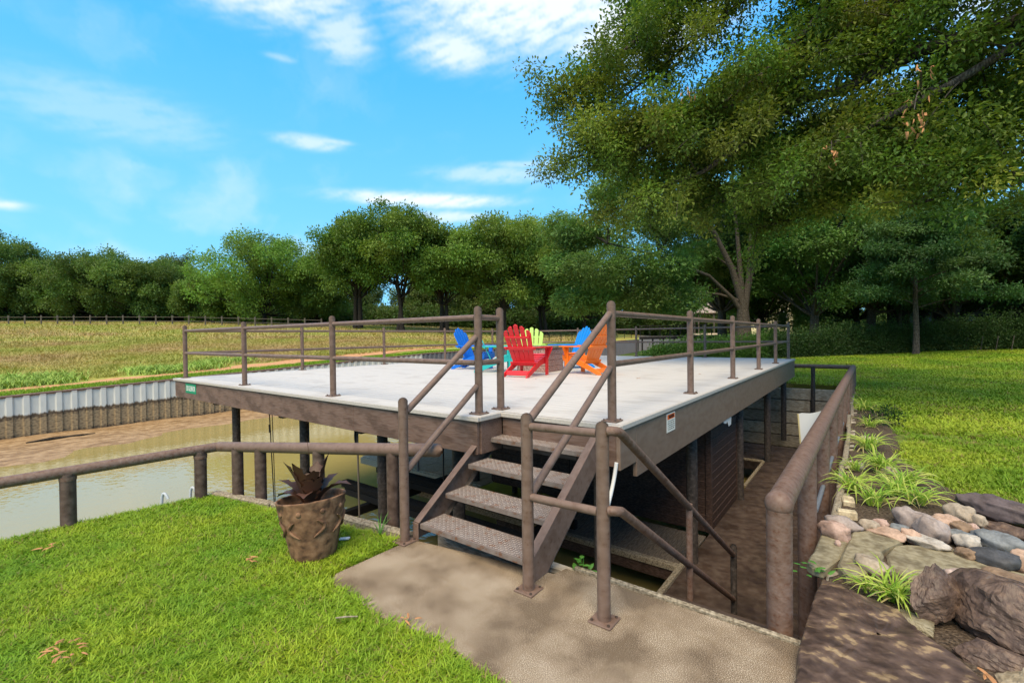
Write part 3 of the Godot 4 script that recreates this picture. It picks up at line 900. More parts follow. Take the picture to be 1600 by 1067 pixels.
func make_chair(colour: String, label: String, p: Vector3, facing: Vector2) -> Node3D:
	var o := thing("adirondack_chair", label, "chair", p, atan2(facing.x, facing.y), "plastic adirondack chairs round the fire pit")
	o.scale = Vector3.ONE * 1.035
	var m: Material = mats["chair_" + colour]
	var side := PackedVector2Array([Vector2(0.36, 0.25), Vector2(0.37, 0.36), Vector2(0.30, 0.385), Vector2(0.0, 0.30), Vector2(-0.22, 0.20), Vector2(-0.50, 0.06), Vector2(-0.53, 0.0), Vector2(-0.45, 0.0), Vector2(-0.20, 0.10), Vector2(0.05, 0.20)])
	var rail_mesh := extrude(side, 0.028, 0.004)
	for s in [-1.0, 1.0]:
		part("side_rail", rail_mesh, m, o, Transform3D(Basis(Vector3.UP, -PI / 2), V(0.25 * s, 0, 0)))
		part("leg", cbox(0.028, 0.53, 0.095, 0.004), m, o, at(V(0.281 * s, 0.265, 0.26)))
		var arm := PackedVector2Array([Vector2(-0.055, 0.38), Vector2(0.055, 0.40), Vector2(0.085, 0.30), Vector2(0.075, 0.05), Vector2(0.03, -0.20), Vector2(0.02, -0.36), Vector2(-0.04, -0.36), Vector2(-0.055, 0.0)])
		for i in arm.size(): arm[i] = Vector2(arm[i].x * s, arm[i].y)
		part("arm", extrude(arm, 0.025, 0.004), m, o, Transform3D(Basis(Vector3.RIGHT, PI / 2), V(0.30 * s, 0.545, 0)))
		var br := PackedVector2Array([Vector2(0.0, 0.53), Vector2(0.12, 0.53), Vector2(0.02, 0.33), Vector2(0.0, 0.30)])
		part("arm_bracket", extrude(br, 0.022, 0.003), m, o, Transform3D(Basis(Vector3.UP, -PI / 2 + PI / 2 * s), V(0.296 * s, 0, 0.26)) * Transform3D(Basis(Vector3.UP, 0.0 if s > 0 else 0.0), Vector3.ZERO))
	part("apron", cbox(0.53, 0.10, 0.025, 0.004), m, o, at(V(0, 0.325, 0.365)))
	part("rear_stretcher", cbox(0.47, 0.09, 0.025, 0.004), m, o, xf(V(0, 0.075, -0.40), 0, 0.5))
	for i in 6:
		var t := i / 5.0
		part("seat_slat", cbox(0.53, 0.02, 0.074, 0.004), m, o, xf(V(0, 0.395 - 0.16 * t - 0.012 * sin(PI * t), 0.33 - 0.42 * t), 0, -0.34 + 0.1 * (1 - t)))
	var back := Transform3D(Basis(Vector3.RIGHT, -0.42), V(0, 0.20, -0.13))
	var len := [0.70, 0.785, 0.825, 0.785, 0.70]
	for i in 5:
		var k := i - 2.0
		part("back_slat", slat(0.092, len[i], 0.03 * k), m, o, back * Transform3D(Basis(Vector3.BACK, -0.052 * k), V(0.088 * k, 0, 0)))
	part("back_brace", cbox(0.56, 0.07, 0.025, 0.004), m, o, back * at(V(0, 0.055, -0.024)))
	part("back_brace", cbox(0.66, 0.06, 0.025, 0.004), m, o, back * at(V(0, 0.375, -0.024)))
	part("back_brace", cbox(0.50, 0.045, 0.022, 0.004), m, o, back * at(V(0, 0.595, -0.022)))
	return o

func build_chairs() -> void:
	make_chair("red", "red adirondack chair with its back to the stairs, nearest of the ring", V(-3.62, TOP, -3.72), Vector2(-0.12, -0.99))
	make_chair("blue", "royal blue adirondack chair at the lake side behind the teal chair", V(-5.86, TOP, -4.66), Vector2(0.97, -0.22))
	make_chair("teal", "teal adirondack chair seen side on between the blue and red chairs", V(-4.84, TOP, -4.28), Vector2(0.75, -0.66))
	make_chair("green", "lime green adirondack chair half hidden behind the red chair", V(-4.86, TOP, -5.62), Vector2(0.55, 0.84))
	make_chair("sky_blue", "bright blue adirondack chair facing the stairs behind the orange chair", V(-3.97, TOP, -5.98), Vector2(-0.5, 0.86))
	make_chair("orange", "orange adirondack chair seen from its side by the right stair handrail", V(-2.88, TOP, -4.75), Vector2(-0.994, -0.11))
	var o := thing("fire_pit", "square pinkish brick fire pit with a pale cap amid the bright chairs", "fire pit", V(-4.12, TOP, -4.92), 0.12)
	for row in 4:
		for sidei in 4:
			for k in 3:
				var w := 0.245
				var x := -0.27 + k * 0.25 + (0.04 if row % 2 else 0.0)
				var b := Basis(Vector3.UP, PI / 2 * sidei)
				part("brick", cbox(w, 0.122, 0.10, 0.008), mats["pit_brick"], o, Transform3D(b, b * V(x, 0.062 + row * 0.126, 0.345)))
	for sidei in 4:
		var b := Basis(Vector3.UP, PI / 2 * sidei)
		part("cap_stone", cbox(0.66, 0.055, 0.16, 0.01), mats["flagstone"], o, Transform3D(b, b * V(-0.085, 0.535, 0.345)))
	for q in [[V(-1.45, TOP, -4.11), 0.3], [V(-3.05, TOP, -3.15), 1.2], [V(-0.9, TOP, -5.6), 2.0]]:
		leaves("dead_leaf", ["two curled orange leaves lying on the deck right of the railing post", "single orange leaf lying on the deck in front of the red chair", "small brown leaf lying on the deck toward its right edge"][[0.3, 1.2, 2.0].find(q[1])], q[0] + V(0, 0.004, 0), 2 if q[1] < 1 else 1, 0.06, 0.08)

func dry_leaves() -> void:
	for i in 4: meshes["dead %d" % i] = blade(1.0, 0.36, 0.6 + 0.35 * i, 0.3, 5)

func leaves(called: String, label: String, p: Vector3, n: int, spread: float, l: float) -> void:
	var o := thing(called, label, "dead leaves" if n > 1 else "dead leaf", p, 0, "fallen brown leaves")
	rng.seed = hash(label)
	dry_leaves()
	for i in n:
		var q := V(rng.randf_range(-1, 1) * spread, rng.randf_range(0.002, 0.012) + 0.004 * minf(i, 6), rng.randf_range(-1, 1) * spread * 0.6)
		part("leaf", meshes["dead %d" % (i % 4)], mats["dead_leaf"], o, Transform3D(Basis.from_euler(Vector3(0, rng.randf() * TAU, 0)) * Basis(Vector3.RIGHT, PI / 2 - 0.25 + rng.randf_range(-0.15, 0.15)) * Basis.from_scale(Vector3.ONE * l * rng.randf_range(0.75, 1.2)), q))

# ---------------------------------------------------------------- the sunken slip beside and under the deck
func build_slip() -> void:
	struct("concrete_slab", flat_on([[-1.39, 1.90], [-1.30, 1.985], [-0.8, 2.03], [-0.3, 1.99], [1.47, 1.985], [1.47, 0.815], [-0.05, 0.83], [-0.08, 0.95], [-1.38, 1.18]], -0.14, 0.0, 0.012), mats["concrete"], "stained exposed aggregate slab at the foot of the steel stairs")
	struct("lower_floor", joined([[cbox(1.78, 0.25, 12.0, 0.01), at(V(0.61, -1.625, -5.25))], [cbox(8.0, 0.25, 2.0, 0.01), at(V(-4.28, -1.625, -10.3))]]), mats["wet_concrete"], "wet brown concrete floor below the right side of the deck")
	var o := thing("slip_curb", "pale concrete curb edging the second boat slip under the deck", "curb", V(-0.29, -1.5, -8))
	part("curb", cbox(0.06, 0.05, 2.3, 0.008), mats["tan_rock"], o, at(V(0, 0.025, 0)))
	part("curb", cbox(0.75, 0.05, 0.06, 0.008), mats["tan_rock"], o, at(V(-0.38, 0.025, -1.18)))
	o = thing("slip_curb", "pale timber curb at the corner of the near boat slip", "curb", V(-0.29, -1.5, -1.1))
	part("curb", cbox(0.07, 0.06, 3.2, 0.008), mats["grey_timber"], o, at(V(0, 0.03, 0.0)))
	# stairs down to the lower floor
	o = thing("concrete_stairs", "concrete steps dropping from the slab to the sunken floor", "stairs", V(0.95, -1.5, -0.5))
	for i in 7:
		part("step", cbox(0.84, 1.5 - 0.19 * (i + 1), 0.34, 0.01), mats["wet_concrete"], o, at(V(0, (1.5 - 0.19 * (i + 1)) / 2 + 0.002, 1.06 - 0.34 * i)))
	# timber edging of the slab
	o = thing("slab_edging", "weathered thin board edging the back of the concrete slab", "edging", V(0.7, 0, 0.8))
	part("board", cbox(1.45, 0.16, 0.035, 0.006), mats["grey_timber"], o, xf(V(0.03, -0.068, -0.012), -0.004))
	# retaining walls
	o = thing("retaining_wall", "retaining wall of stacked weathered planks at the far end of the slip", "wall", V(-0.1, -2.2, -12.86))
	rng.seed = 31
	part("backing", cbox(4.9, 2.2, 0.04, 0.004), mats["black"], o, at(V(-0.7, 1.1, -0.08)))
	for row in 6:
		var x := -3.2
		while x < 1.55:
			var l := minf(rng.randf_range(1.6, 2.6), 1.62 - x)
			part("plank", cbox(l - 0.03, 0.35, 0.09, 0.02), mats["old_plank_dark" if rng.randf() < 0.4 or row < 2 else "old_plank"], o, at(V(x + l / 2 + 0.1, 0.187 + row * 0.372, rng.randf_range(-0.02, 0.02))))
			x += l
	o = thing("retaining_wall", "plank retaining wall along the right bank behind the pipe rail posts", "wall", V(1.56, -1.6, -5.6))
	for row in 6:
		var z := -12.7
		while z < 1.9:
			var l := minf(rng.randf_range(2.2, 3.4), 2.0 - z)
			part("plank", cbox(0.09, 0.262, l - 0.012, 0.012), mats["old_plank"], o, at(V(rng.randf_range(-0.008, 0.008), 0.135 + row * 0.268, z + l / 2 + 5.6)))
			z += l
	o = thing("wall_cap", "split and warped grey timber capping the right bank wall by the lilies", "timber", V(1.50, 0, -5.6))
	var z0 := -0.95
	while z0 > -12.6:
		var l := rng.randf_range(0.9, 1.7)
		part("timber", cbox(rng.randf_range(0.05, 0.08), 0.07, l, 0.012), mats["grey_timber"], o, xf(V(rng.randf_range(-0.02, 0.02), rng.randf_range(0.02, 0.06), z0 - l / 2 + 5.6), rng.randf_range(-0.02, 0.02), 0, rng.randf_range(-0.2, 0.2)))
		z0 -= l + 0.01
	o = thing("retaining_wall", "timber bulkhead under the slab and lawn edge facing the slip", "wall", V(-1.4, -3.2, 0.95))
	for row in 11:
		part("plank", cbox(2.92, 0.285, 0.08, 0.01), mats["old_plank"], o, at(V(1.40, 0.14 + row * 0.288, -0.18)))
		var a := V(-1.40, -3.06 + row * 0.288, 1.13) - o.position
		var b := V(-4.16, -3.06 + row * 0.288, 1.66) - o.position
		part("plank", cbox(a.distance_to(b), 0.285, 0.08, 0.01), mats["old_plank"], o, xf((a + b) / 2, atan2(b.z - a.z, a.x - b.x) * 1.0))
	o = thing("lawn_edging", "weathered timber edging between the lawn and the water behind the pot", "edging", V(-2.8, 0, 1.45))
	for q in [[V(-1.42, -0.02, 1.15), V(-2.3, -0.02, 1.27)], [V(-2.32, -0.01, 1.28), V(-3.2, -0.02, 1.50)], [V(-3.22, -0.02, 1.51), V(-4.12, -0.015, 1.72)]]:
		var a: Vector3 = q[0]
		var b: Vector3 = q[1]
		part("timber", cbox(a.distance_to(b), 0.10, 0.09, 0.014), mats["grey_timber"], o, xf((a + b) / 2 - o.position, atan2(b.z - a.z, a.x - b.x)))
	o = thing("lawn_edging", "dark timber edging along the lawn's left lake side", "edging", V(-4.3, 0, 3.5))
	var a2 := V(-4.13, -0.06, 1.74)
	var b2 := V(-4.72, -0.06, 7.0)
	part("timber", cbox(0.06, 0.10, a2.distance_to(b2), 0.012), mats["grey_timber"], o, xf((a2 + b2) / 2 - o.position, atan2(b2.x - a2.x, b2.z - a2.z)))
	for row in 9: part("plank", cbox(0.06, 0.30, a2.distance_to(b2), 0.01), mats["old_plank"], o, xf((a2 + b2) / 2 - o.position + V(0.02, -0.24 - row * 0.303, 0), atan2(b2.x - a2.x, b2.z - a2.z)))
	for q in [[-4.26, 2.16, "bent white hook at the lawn's edge, left of the pair"], [-4.24, 1.90, "bent white hook at the lawn's edge nearest the rail corner"]]:
		var h := thing("cleat_hook", q[2], "hook", V(q[0] - 0.05, 0, q[1]), 0, "white hooks on the lake edge")
		part("hook", tube(bez(V(0, -0.08, 0), V(0.0, 0.19, 0.0), V(0.07, 0.03, -0.04), 8), [0.014], 10), mats["off_white"], h)
	# shed under the deck
	o = thing("storage_shed", "dark board-sided storage room standing under the deck", "shed", V(-2.6, -1.5, -5.05))
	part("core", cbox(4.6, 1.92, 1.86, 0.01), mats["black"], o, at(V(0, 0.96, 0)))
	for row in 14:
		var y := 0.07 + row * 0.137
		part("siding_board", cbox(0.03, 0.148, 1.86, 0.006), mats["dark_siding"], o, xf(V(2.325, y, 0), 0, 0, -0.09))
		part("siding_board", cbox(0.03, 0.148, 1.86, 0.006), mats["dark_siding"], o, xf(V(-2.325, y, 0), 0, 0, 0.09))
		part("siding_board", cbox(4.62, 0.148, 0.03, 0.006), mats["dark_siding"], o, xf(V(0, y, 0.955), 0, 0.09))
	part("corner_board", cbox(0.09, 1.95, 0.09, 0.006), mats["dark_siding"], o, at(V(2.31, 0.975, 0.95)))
	part("corner_board", cbox(0.09, 1.95, 0.09, 0.006), mats["dark_siding"], o, at(V(2.31, 0.975, -0.95)))
	# walkway and floating dock
	o = thing("walkway", "dim plank walkway between the boat slip and the shed", "walkway", V(-1.9, -1.5, -3.3))
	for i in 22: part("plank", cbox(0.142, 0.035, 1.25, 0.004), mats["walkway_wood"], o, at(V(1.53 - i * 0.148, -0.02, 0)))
	part("edge_beam", cbox(3.3, 0.09, 0.10, 0.01), mats["grey_timber"], o, at(V(-0.02, 0.0, 0.67)))
	part("face_beam", cbox(3.3, 0.16, 0.06, 0.01), mats["dark_siding"], o, at(V(-0.02, -0.13, 0.66)))
	o = thing("boat_dock", "weathered plank dock on the far side of the boat lift", "dock", V(-7.05, -1.5, -4.65))
	for i in 30: part("plank", cbox(0.138, 0.035, 1.9, 0.004), mats["dock_wood"], o, xf(V(2.1 - i * 0.144, rng.randf_range(-0.003, 0.003), 0), rng.randf_range(-0.004, 0.004)))
	part("face_board", cbox(4.3, 0.16, 0.045, 0.006), mats["dock_wood"], o, at(V(-0.02, -0.09, 0.975)))
	for x in [-1.9, 0.0, 1.9]: part("pile", pipe(V(x, -2.2, -0.6), V(x, -0.03, -0.6), 0.07, 10), mats["dark_pipe"], o)
	part("pipe_stake", pipe(V(0.12, -0.6, 0.94), V(0.12, 0.55, 0.94), 0.03, 12), mats["grey_metal"], o)
	part("pipe_stake", pipe(V(-1.55, -0.6, 0.80), V(-1.55, 1.2, 0.80), 0.035, 12), mats["grey_metal"], o)
	var wedge := extrude(PackedVector2Array([Vector2(-0.28, 0), Vector2(0.22, 0), Vector2(0.1, 0.30), Vector2(0.0, 0.32)]), 0.16, 0.01)
	part("dock_bumper", wedge, mats["dock_wood"], o, at(V(-1.0, 0.018, 0.55)))
	part("dock_bumper", wedge, mats["dock_wood"], o, at(V(-1.9, 0.018, 0.35)))

func build_lift() -> void:
	var o := thing("boat_lift", "black boat lift with two carpeted bunks hanging in the slip", "boat lift", V(-4.2, -1.1, -1.5))
	var off := -o.position
	for q in [[-1.85, -0.86, -5.95, -1.6], [-1.02, -0.90, -5.85, -1.5]]:
		part("bunk", cbox(q[3] - q[2], 0.12, 0.16, 0.02), mats["carpet"], o, at(V((q[2] + q[3]) / 2, q[1], q[0]) + off))
		part("bunk_beam", cbox(q[3] - q[2] - 0.1, 0.12, 0.07, 0.008), mats["black"], o, at(V((q[2] + q[3]) / 2, q[1] - 0.14, q[0]) + off))
	for x in [-5.2, -2.2]:
		part("cross_beam", cbox(0.12, 0.14, 3.4, 0.008), mats["black"], o, at(V(x, -1.22, -1.35) + off))
	for z in [-2.75, -0.15]:
		part("side_beam", cbox(3.4, 0.14, 0.10, 0.008), mats["black"], o, at(V(-3.7, -1.34, z) + off))
	part("guide_board", cbox(4.3, 0.20, 0.05, 0.008), mats["grey_timber"], o, at(V(-4.4, -1.26, -2.25) + off))
	for x in [-5.2, -2.2]:
		for z in [-2.9, 0.0]:
			part("cable", pipe(V(x, -1.2, z) + off, V(x, 0.6, z) + off, 0.008, 6), mats["black"], o)
	var c := thing("cable_pair", "two thin dark cables hanging from the deck above the water", "cable", V(-5.98, 0.5, 0.24))
	part("cable", pipe(V(0, 0.1, 0), V(0.04, -1.9, -0.05), 0.008, 6), mats["black"], c)
	part("cable", pipe(V(-0.12, 0.1, -0.1), V(0.0, -1.9, -0.08), 0.006, 6), mats["black"], c)
	part("clip", pipe(V(0.002, -0.15, 0), V(0.004, -0.28, -0.005), 0.016, 8), mats["black"], c)
	c = thing("hanging_rope", "frayed dark rope with a hook hanging beside the boat lift", "rope", V(-3.58, 0.5, 0.22))
	part("rope", tube(bez(V(0, 0.1, 0), V(0.03, -0.4, 0.02), V(0.02, -1.55, 0.0), 10), [0.012], 7), mats["fence_wood"], c)
	part("hook", tube(bez(V(-0.02, 0.08, 0), V(-0.05, -0.1, 0.02), V(0.02, -0.25, 0.0), 6), [0.02], 8), mats["black"], c)

func build_signs() -> void:
	var o := thing("address_sign", "small green address sign on the deck fascia's far left corner", "sign", V(-8.83, 0.785, 0.424))
	part("plate", cbox(0.54, 0.19, 0.006, 0.002), mats["sign_green"], o)
	text(o, "520 GLENN DR", 0.105, V(0, 0, 0.0032), "white_paint", 0.0, 0.46)
	o = thing("warning_sticker", "white and orange warning sticker on the right fascia of the deck", "sign", V(0.0505, 0.781, -1.25), PI / 2)
	var m := plain("sticker_print", 1, 1, 1, 0.5)
	m.albedo_texture = warning_print()
	var st := begin()
	var c := [V(-0.13, -0.098, 0.003), V(0.13, -0.098, 0.003), V(0.13, 0.098, 0.003), V(-0.13, 0.098, 0.003)]
	var uv := [Vector2(0, 1), Vector2(1, 1), Vector2(1, 0), Vector2(0, 0)]
	for i in [0, 2, 1, 0, 3, 2]:
		st.set_normal(Vector3.BACK); st.set_uv(uv[i]); st.add_vertex(c[i])
	part("plate", cbox(0.27, 0.2, 0.004, 0.001), mats["white_paint"], o)
	part("print", st.commit(), m, o)
	text(o, "WARNING", 0.036, V(0.012, 0.064, 0.0035), "print_black", 0.0, 0.17)
	o = thing("torn_strip", "torn pale strip hanging below the right fascia by the shed", "scrap", V(0.03, 0.40, -3.9))
	part("strip", extrude(PackedVector2Array([Vector2(-0.3, 0.05), Vector2(0.28, 0.06), Vector2(0.2, -0.02), Vector2(0.05, -0.05), Vector2(-0.02, -0.03), Vector2(-0.12, -0.12), Vector2(-0.27, -0.11)]), 0.006), mats["off_white"], o, Transform3D(Basis(Vector3.UP, -PI / 2), Vector3.ZERO))
	o = thing("white_hose", "white drain hose curving down beside the steel stairs", "hose", V(0.0, 0.55, 0.1))
	var pts := bez(V(0.02, 0.08, -0.02), V(0.0, -0.08, -0.02), V(-0.01, -0.25, 0.08), 6) + bez(V(-0.015, -0.32, 0.11), V(-0.02, -0.9, 0.25), V(-0.03, -2.4, 0.25), 8)
	part("hose", tube(pts, [0.017], 10), mats["white_paint"], o)
	o = thing("plastic_sheet", "white curved plastic panel behind the right pipe rail over the slip", "panel", V(1.06, -0.14, -5.4), 0.55)
	var rings := []
	for i in 9:
		var v := i / 8.0
		var ring := []
		for k in 13:
			var u := k / 12.0 * 2 - 1
			var wd := 0.20 + 0.09 * v
			ring.append(V(u * wd + 0.05 * v, v * 0.56 + v * (0.03 * sin(u * 4.0 + 0.6) - 0.07 * pow(absf(u), 6.0)), -0.05 * u * u + 0.05 * v * u))
		rings.append(ring)
	part("panel", by_shape(rings, false), mats["off_white"], o, xf(Vector3.ZERO, 0, 0.12))
	var edge := []
	for r in rings: edge.append(r[0])
	part("edge_strip", tube(edge, [0.014], 8), mats["yellow_edge"], o, xf(Vector3.ZERO, 0, 0.12))

func text(o: Node3D, s: String, size: float, p: Vector3, m: String, turn: float, width: float) -> void:
	var t := TextMesh.new()
	t.text = s
	var f := SystemFont.new()
	f.font_names = PackedStringArray(["Droid Sans"])
	f.font_weight = 700
	t.font = f
	t.font_size = 48
	t.pixel_size = size / 36.0
	t.depth = 0.002
	var box := t.get_aabb()
	var k := width / maxf(box.size.x, 0.001)
	part("lettering", t, mats[m], o, xf(p, turn, 0, 0, V(k, 1, 1)))

# ---------------------------------------------------------------- pot, rocks and bed
func build_pot() -> void:
	var o := thing("clay_pot", "big weathered clay pot tilted on the lawn with dry dark leaves", "pot", V(-1.80, -0.01, 1.83))
	var b := Basis.from_euler(Vector3(-0.03, 0, 0.13))
	var prof := []
	for q in [[0.0, 0.0], [0.155, 0.0], [0.168, 0.01], [0.18, 0.06], [0.196, 0.14], [0.222, 0.25], [0.245, 0.34], [0.254, 0.40], [0.262, 0.45], [0.268, 0.462], [0.262, 0.47], [0.248, 0.462], [0.240, 0.42], [0.235, 0.39], [0.0, 0.385]]: prof.append(Vector2(q[0], q[1]))
	part("pot_body", lathe(prof, 48), mats["clay"], o, Transform3D(b, Vector3.ZERO))
	part("soil_top", lathe([Vector2(0.0, 0.41), Vector2(0.15, 0.405), Vector2(0.236, 0.392)], 24), mats["soil"], o, Transform3D(b, Vector3.ZERO))
	for i in 9:  # moulded knobs and curled ornaments
		var a := i * TAU / 9 + 0.2
		var r := 0.250
		part("knob", rock(20 + i, V(0.021, 0.021, 0.014), 0.03, 1.0, 8), mats["clay"], o, Transform3D(b, b * V(cos(a) * r, 0.385, sin(a) * r)) * Transform3D(Basis(Vector3.UP, PI / 2 - a), Vector3.ZERO))
		var pts := []
		for k in 11:
			var t := k / 10.0
			var aa := a + 0.17 + 0.24 * sin(t * PI * 1.15) * (1 if i % 2 else -1)
			var yy := 0.325 - 0.13 * t
			var rr := 0.196 + (yy - 0.14) * 0.245 + 0.006
			pts.append(b * V(cos(aa) * rr, yy, sin(aa) * rr))
		part("curl_ornament", tube(pts, [0.004, 0.009, 0.012, 0.013, 0.013, 0.012, 0.012, 0.011, 0.010, 0.008, 0.004], 10), mats["clay"], o)
	rng.seed = 12
	var specs := [[-0.5, 0.42, 0.10, 0.35], [0.15, 0.40, 0.115, 0.25], [2.6, 0.44, 0.11, 0.2], [1.2, 0.36, 0.10, 0.55], [3.9, 0.38, 0.10, 0.5], [-1.6, 0.34, 0.095, 1.25], [0.9, 0.34, 0.10, 1.5], [2.2, 0.36, 0.10, 1.45], [4.6, 0.33, 0.09, 1.4], [-1.0, 0.30, 0.10, 1.6], [3.2, 0.32, 0.1, 1.0], [5.4, 0.33, 0.085, 0.9]]
	for i in specs.size():
		var q: Array = specs[i]
		part("leaf", jagged(q[1] * 0.95, q[2] * 1.3, q[3], 40 + i), mats["plant_dark" if i % 3 else "plant_dark_red"], o, Transform3D(b * Basis(Vector3.UP, q[0]) * Basis(Vector3.RIGHT, 0.12 + q[3] * 0.2), b * V(sin(q[0]) * 0.05, 0.40, cos(q[0]) * 0.05)))
	part("dry_tip", blade(0.16, 0.012, 0.2, 0.2, 3), mats["plant_dark"], o, Transform3D(b, b * V(0.0, 0.80, 0.0)))
	for i in 8:
		var a := rng.randf_range(2.7, 4.0)
		part("vine_leaf", blade(rng.randf_range(0.07, 0.12), 0.055, rng.randf_range(0.5, 1.3), 0.2, 4), mats["vine"], o, Transform3D(b * Basis(Vector3.UP, PI / 2 - a + rng.randf_range(-0.6, 0.6)) * Basis(Vector3.RIGHT, rng.randf_range(0.7, 2.2)), b * V(cos(a) * rng.randf_range(0.2, 0.29), rng.randf_range(0.26, 0.45), sin(a) * 0.26)))
	o = thing("grass_plant", "thin green grass plant growing at the timber edge right of the pot", "plant", V(-1.66, 0.0, 1.30))
	for i in 9: part("blade", blade(rng.randf_range(0.12, 0.24), 0.012, rng.randf_range(0.3, 1.3), 0.3, 4), mats["vine"], o, Transform3D(Basis(Vector3.UP, rng.randf() * TAU) * Basis(Vector3.RIGHT, rng.randf_range(0.0, 0.5)), Vector3.ZERO))
	o = thing("sapling", "small bright sapling growing at the slab edge under the stairs", "plant", V(0.05, -0.12, 0.74))
	for i in 12: part("leaf", blade(rng.randf_range(0.05, 0.08), 0.05, rng.randf_range(0.3, 1.0), 0.15, 4), mats["vine"], o, Transform3D(Basis(Vector3.UP, rng.randf() * TAU) * Basis(Vector3.RIGHT, rng.randf_range(0.5, 1.5)), V(rng.randf_range(-0.05, 0.05), 0.05 + i * 0.014, rng.randf_range(-0.05, 0.05))))
	part("stem", pipe(V(0, -0.1, 0), V(0, 0.2, 0), 0.004, 6), mats["vine"], o)
	o = thing("creeper", "green creeper shoot hanging over the flagstone edge by the big rail", "plant", V(1.42, 0.05, -0.12))
	for i in 10: part("leaf", blade(rng.randf_range(0.05, 0.09), 0.04, rng.randf_range(0.3, 1.0), 0.15, 4), mats["vine"], o, Transform3D(Basis(Vector3.UP, rng.randf() * TAU) * Basis(Vector3.RIGHT, rng.randf_range(0.9, 1.7)), V(rng.randf_range(-0.12, 0.12), rng.randf_range(-0.02, 0.04), rng.randf_range(-0.06, 0.16))))
	o = thing("litter_scrap", "crumpled white scrap on the grass right of the pot", "scrap", V(-1.80, 0.03, 1.56))
	part("scrap", cbox(0.09, 0.012, 0.035, 0.003), mats["off_white"], o, xf(Vector3.ZERO, 0.6, 0.1, 0.1))
	o = thing("twig", "grey twig lying on the lawn left of the slab", "twig", V(-0.79, 0.035, 2.198), 0.75)
	part("twig", tube([V(-0.06, 0, 0), V(0, 0.006, 0.006), V(0.07, 0, 0)], [0.004, 0.006, 0.004], 7), mats["grey_timber"], o)
	leaves("leaf_pile", "pile of dry brown leaves on the lawn at bottom left", V(-1.755, 0.035, 3.304), 20, 0.10, 0.055)
	leaves("leaf_pile", "few curled brown leaves on the lawn in front of the pot", V(-2.016, 0.035, 2.232), 6, 0.05, 0.06)
	leaves("leaf_pile", "few brown leaves lying far left on the lawn near the rail post", V(-3.65, 0.035, 3.116), 5, 0.08, 0.07)
	leaves("leaf_pile", "brown leaves caught on the slab's edge in front of the stairs", V(-0.465, 0.02, 1.975), 5, 0.05, 0.05)
	leaves("leaf_pile", "two brown leaves tucked under the brown boulder's foot", V(2.19, 0.10, 0.70), 3, 0.04, 0.08)

func jagged(l: float, w: float, bend: float, sd: int) -> ArrayMesh:  # a leaf with a ragged edge
	var r := RandomNumberGenerator.new()
	r.seed = sd
	var rings := []
	for i in 12:
		var t := i / 11.0
		var a := bend * t
		var p := V(0, l * sin(a) / bend, l * (1 - cos(a)) / bend)
		var n := V(0, sin(a), -cos(a))
		var ww := w * 0.5 * clampf(0.45 + 1.6 * t - 2.0 * t * t * t, 0.02, 1.2) * (1.32 if i % 2 else 0.86) * r.randf_range(0.92, 1.08)
		rings.append([p - V(ww, 0, 0) + n * ww * 0.35, p, p + V(ww, 0, 0) + n * ww * 0.35])
	return by_shape(rings, false)

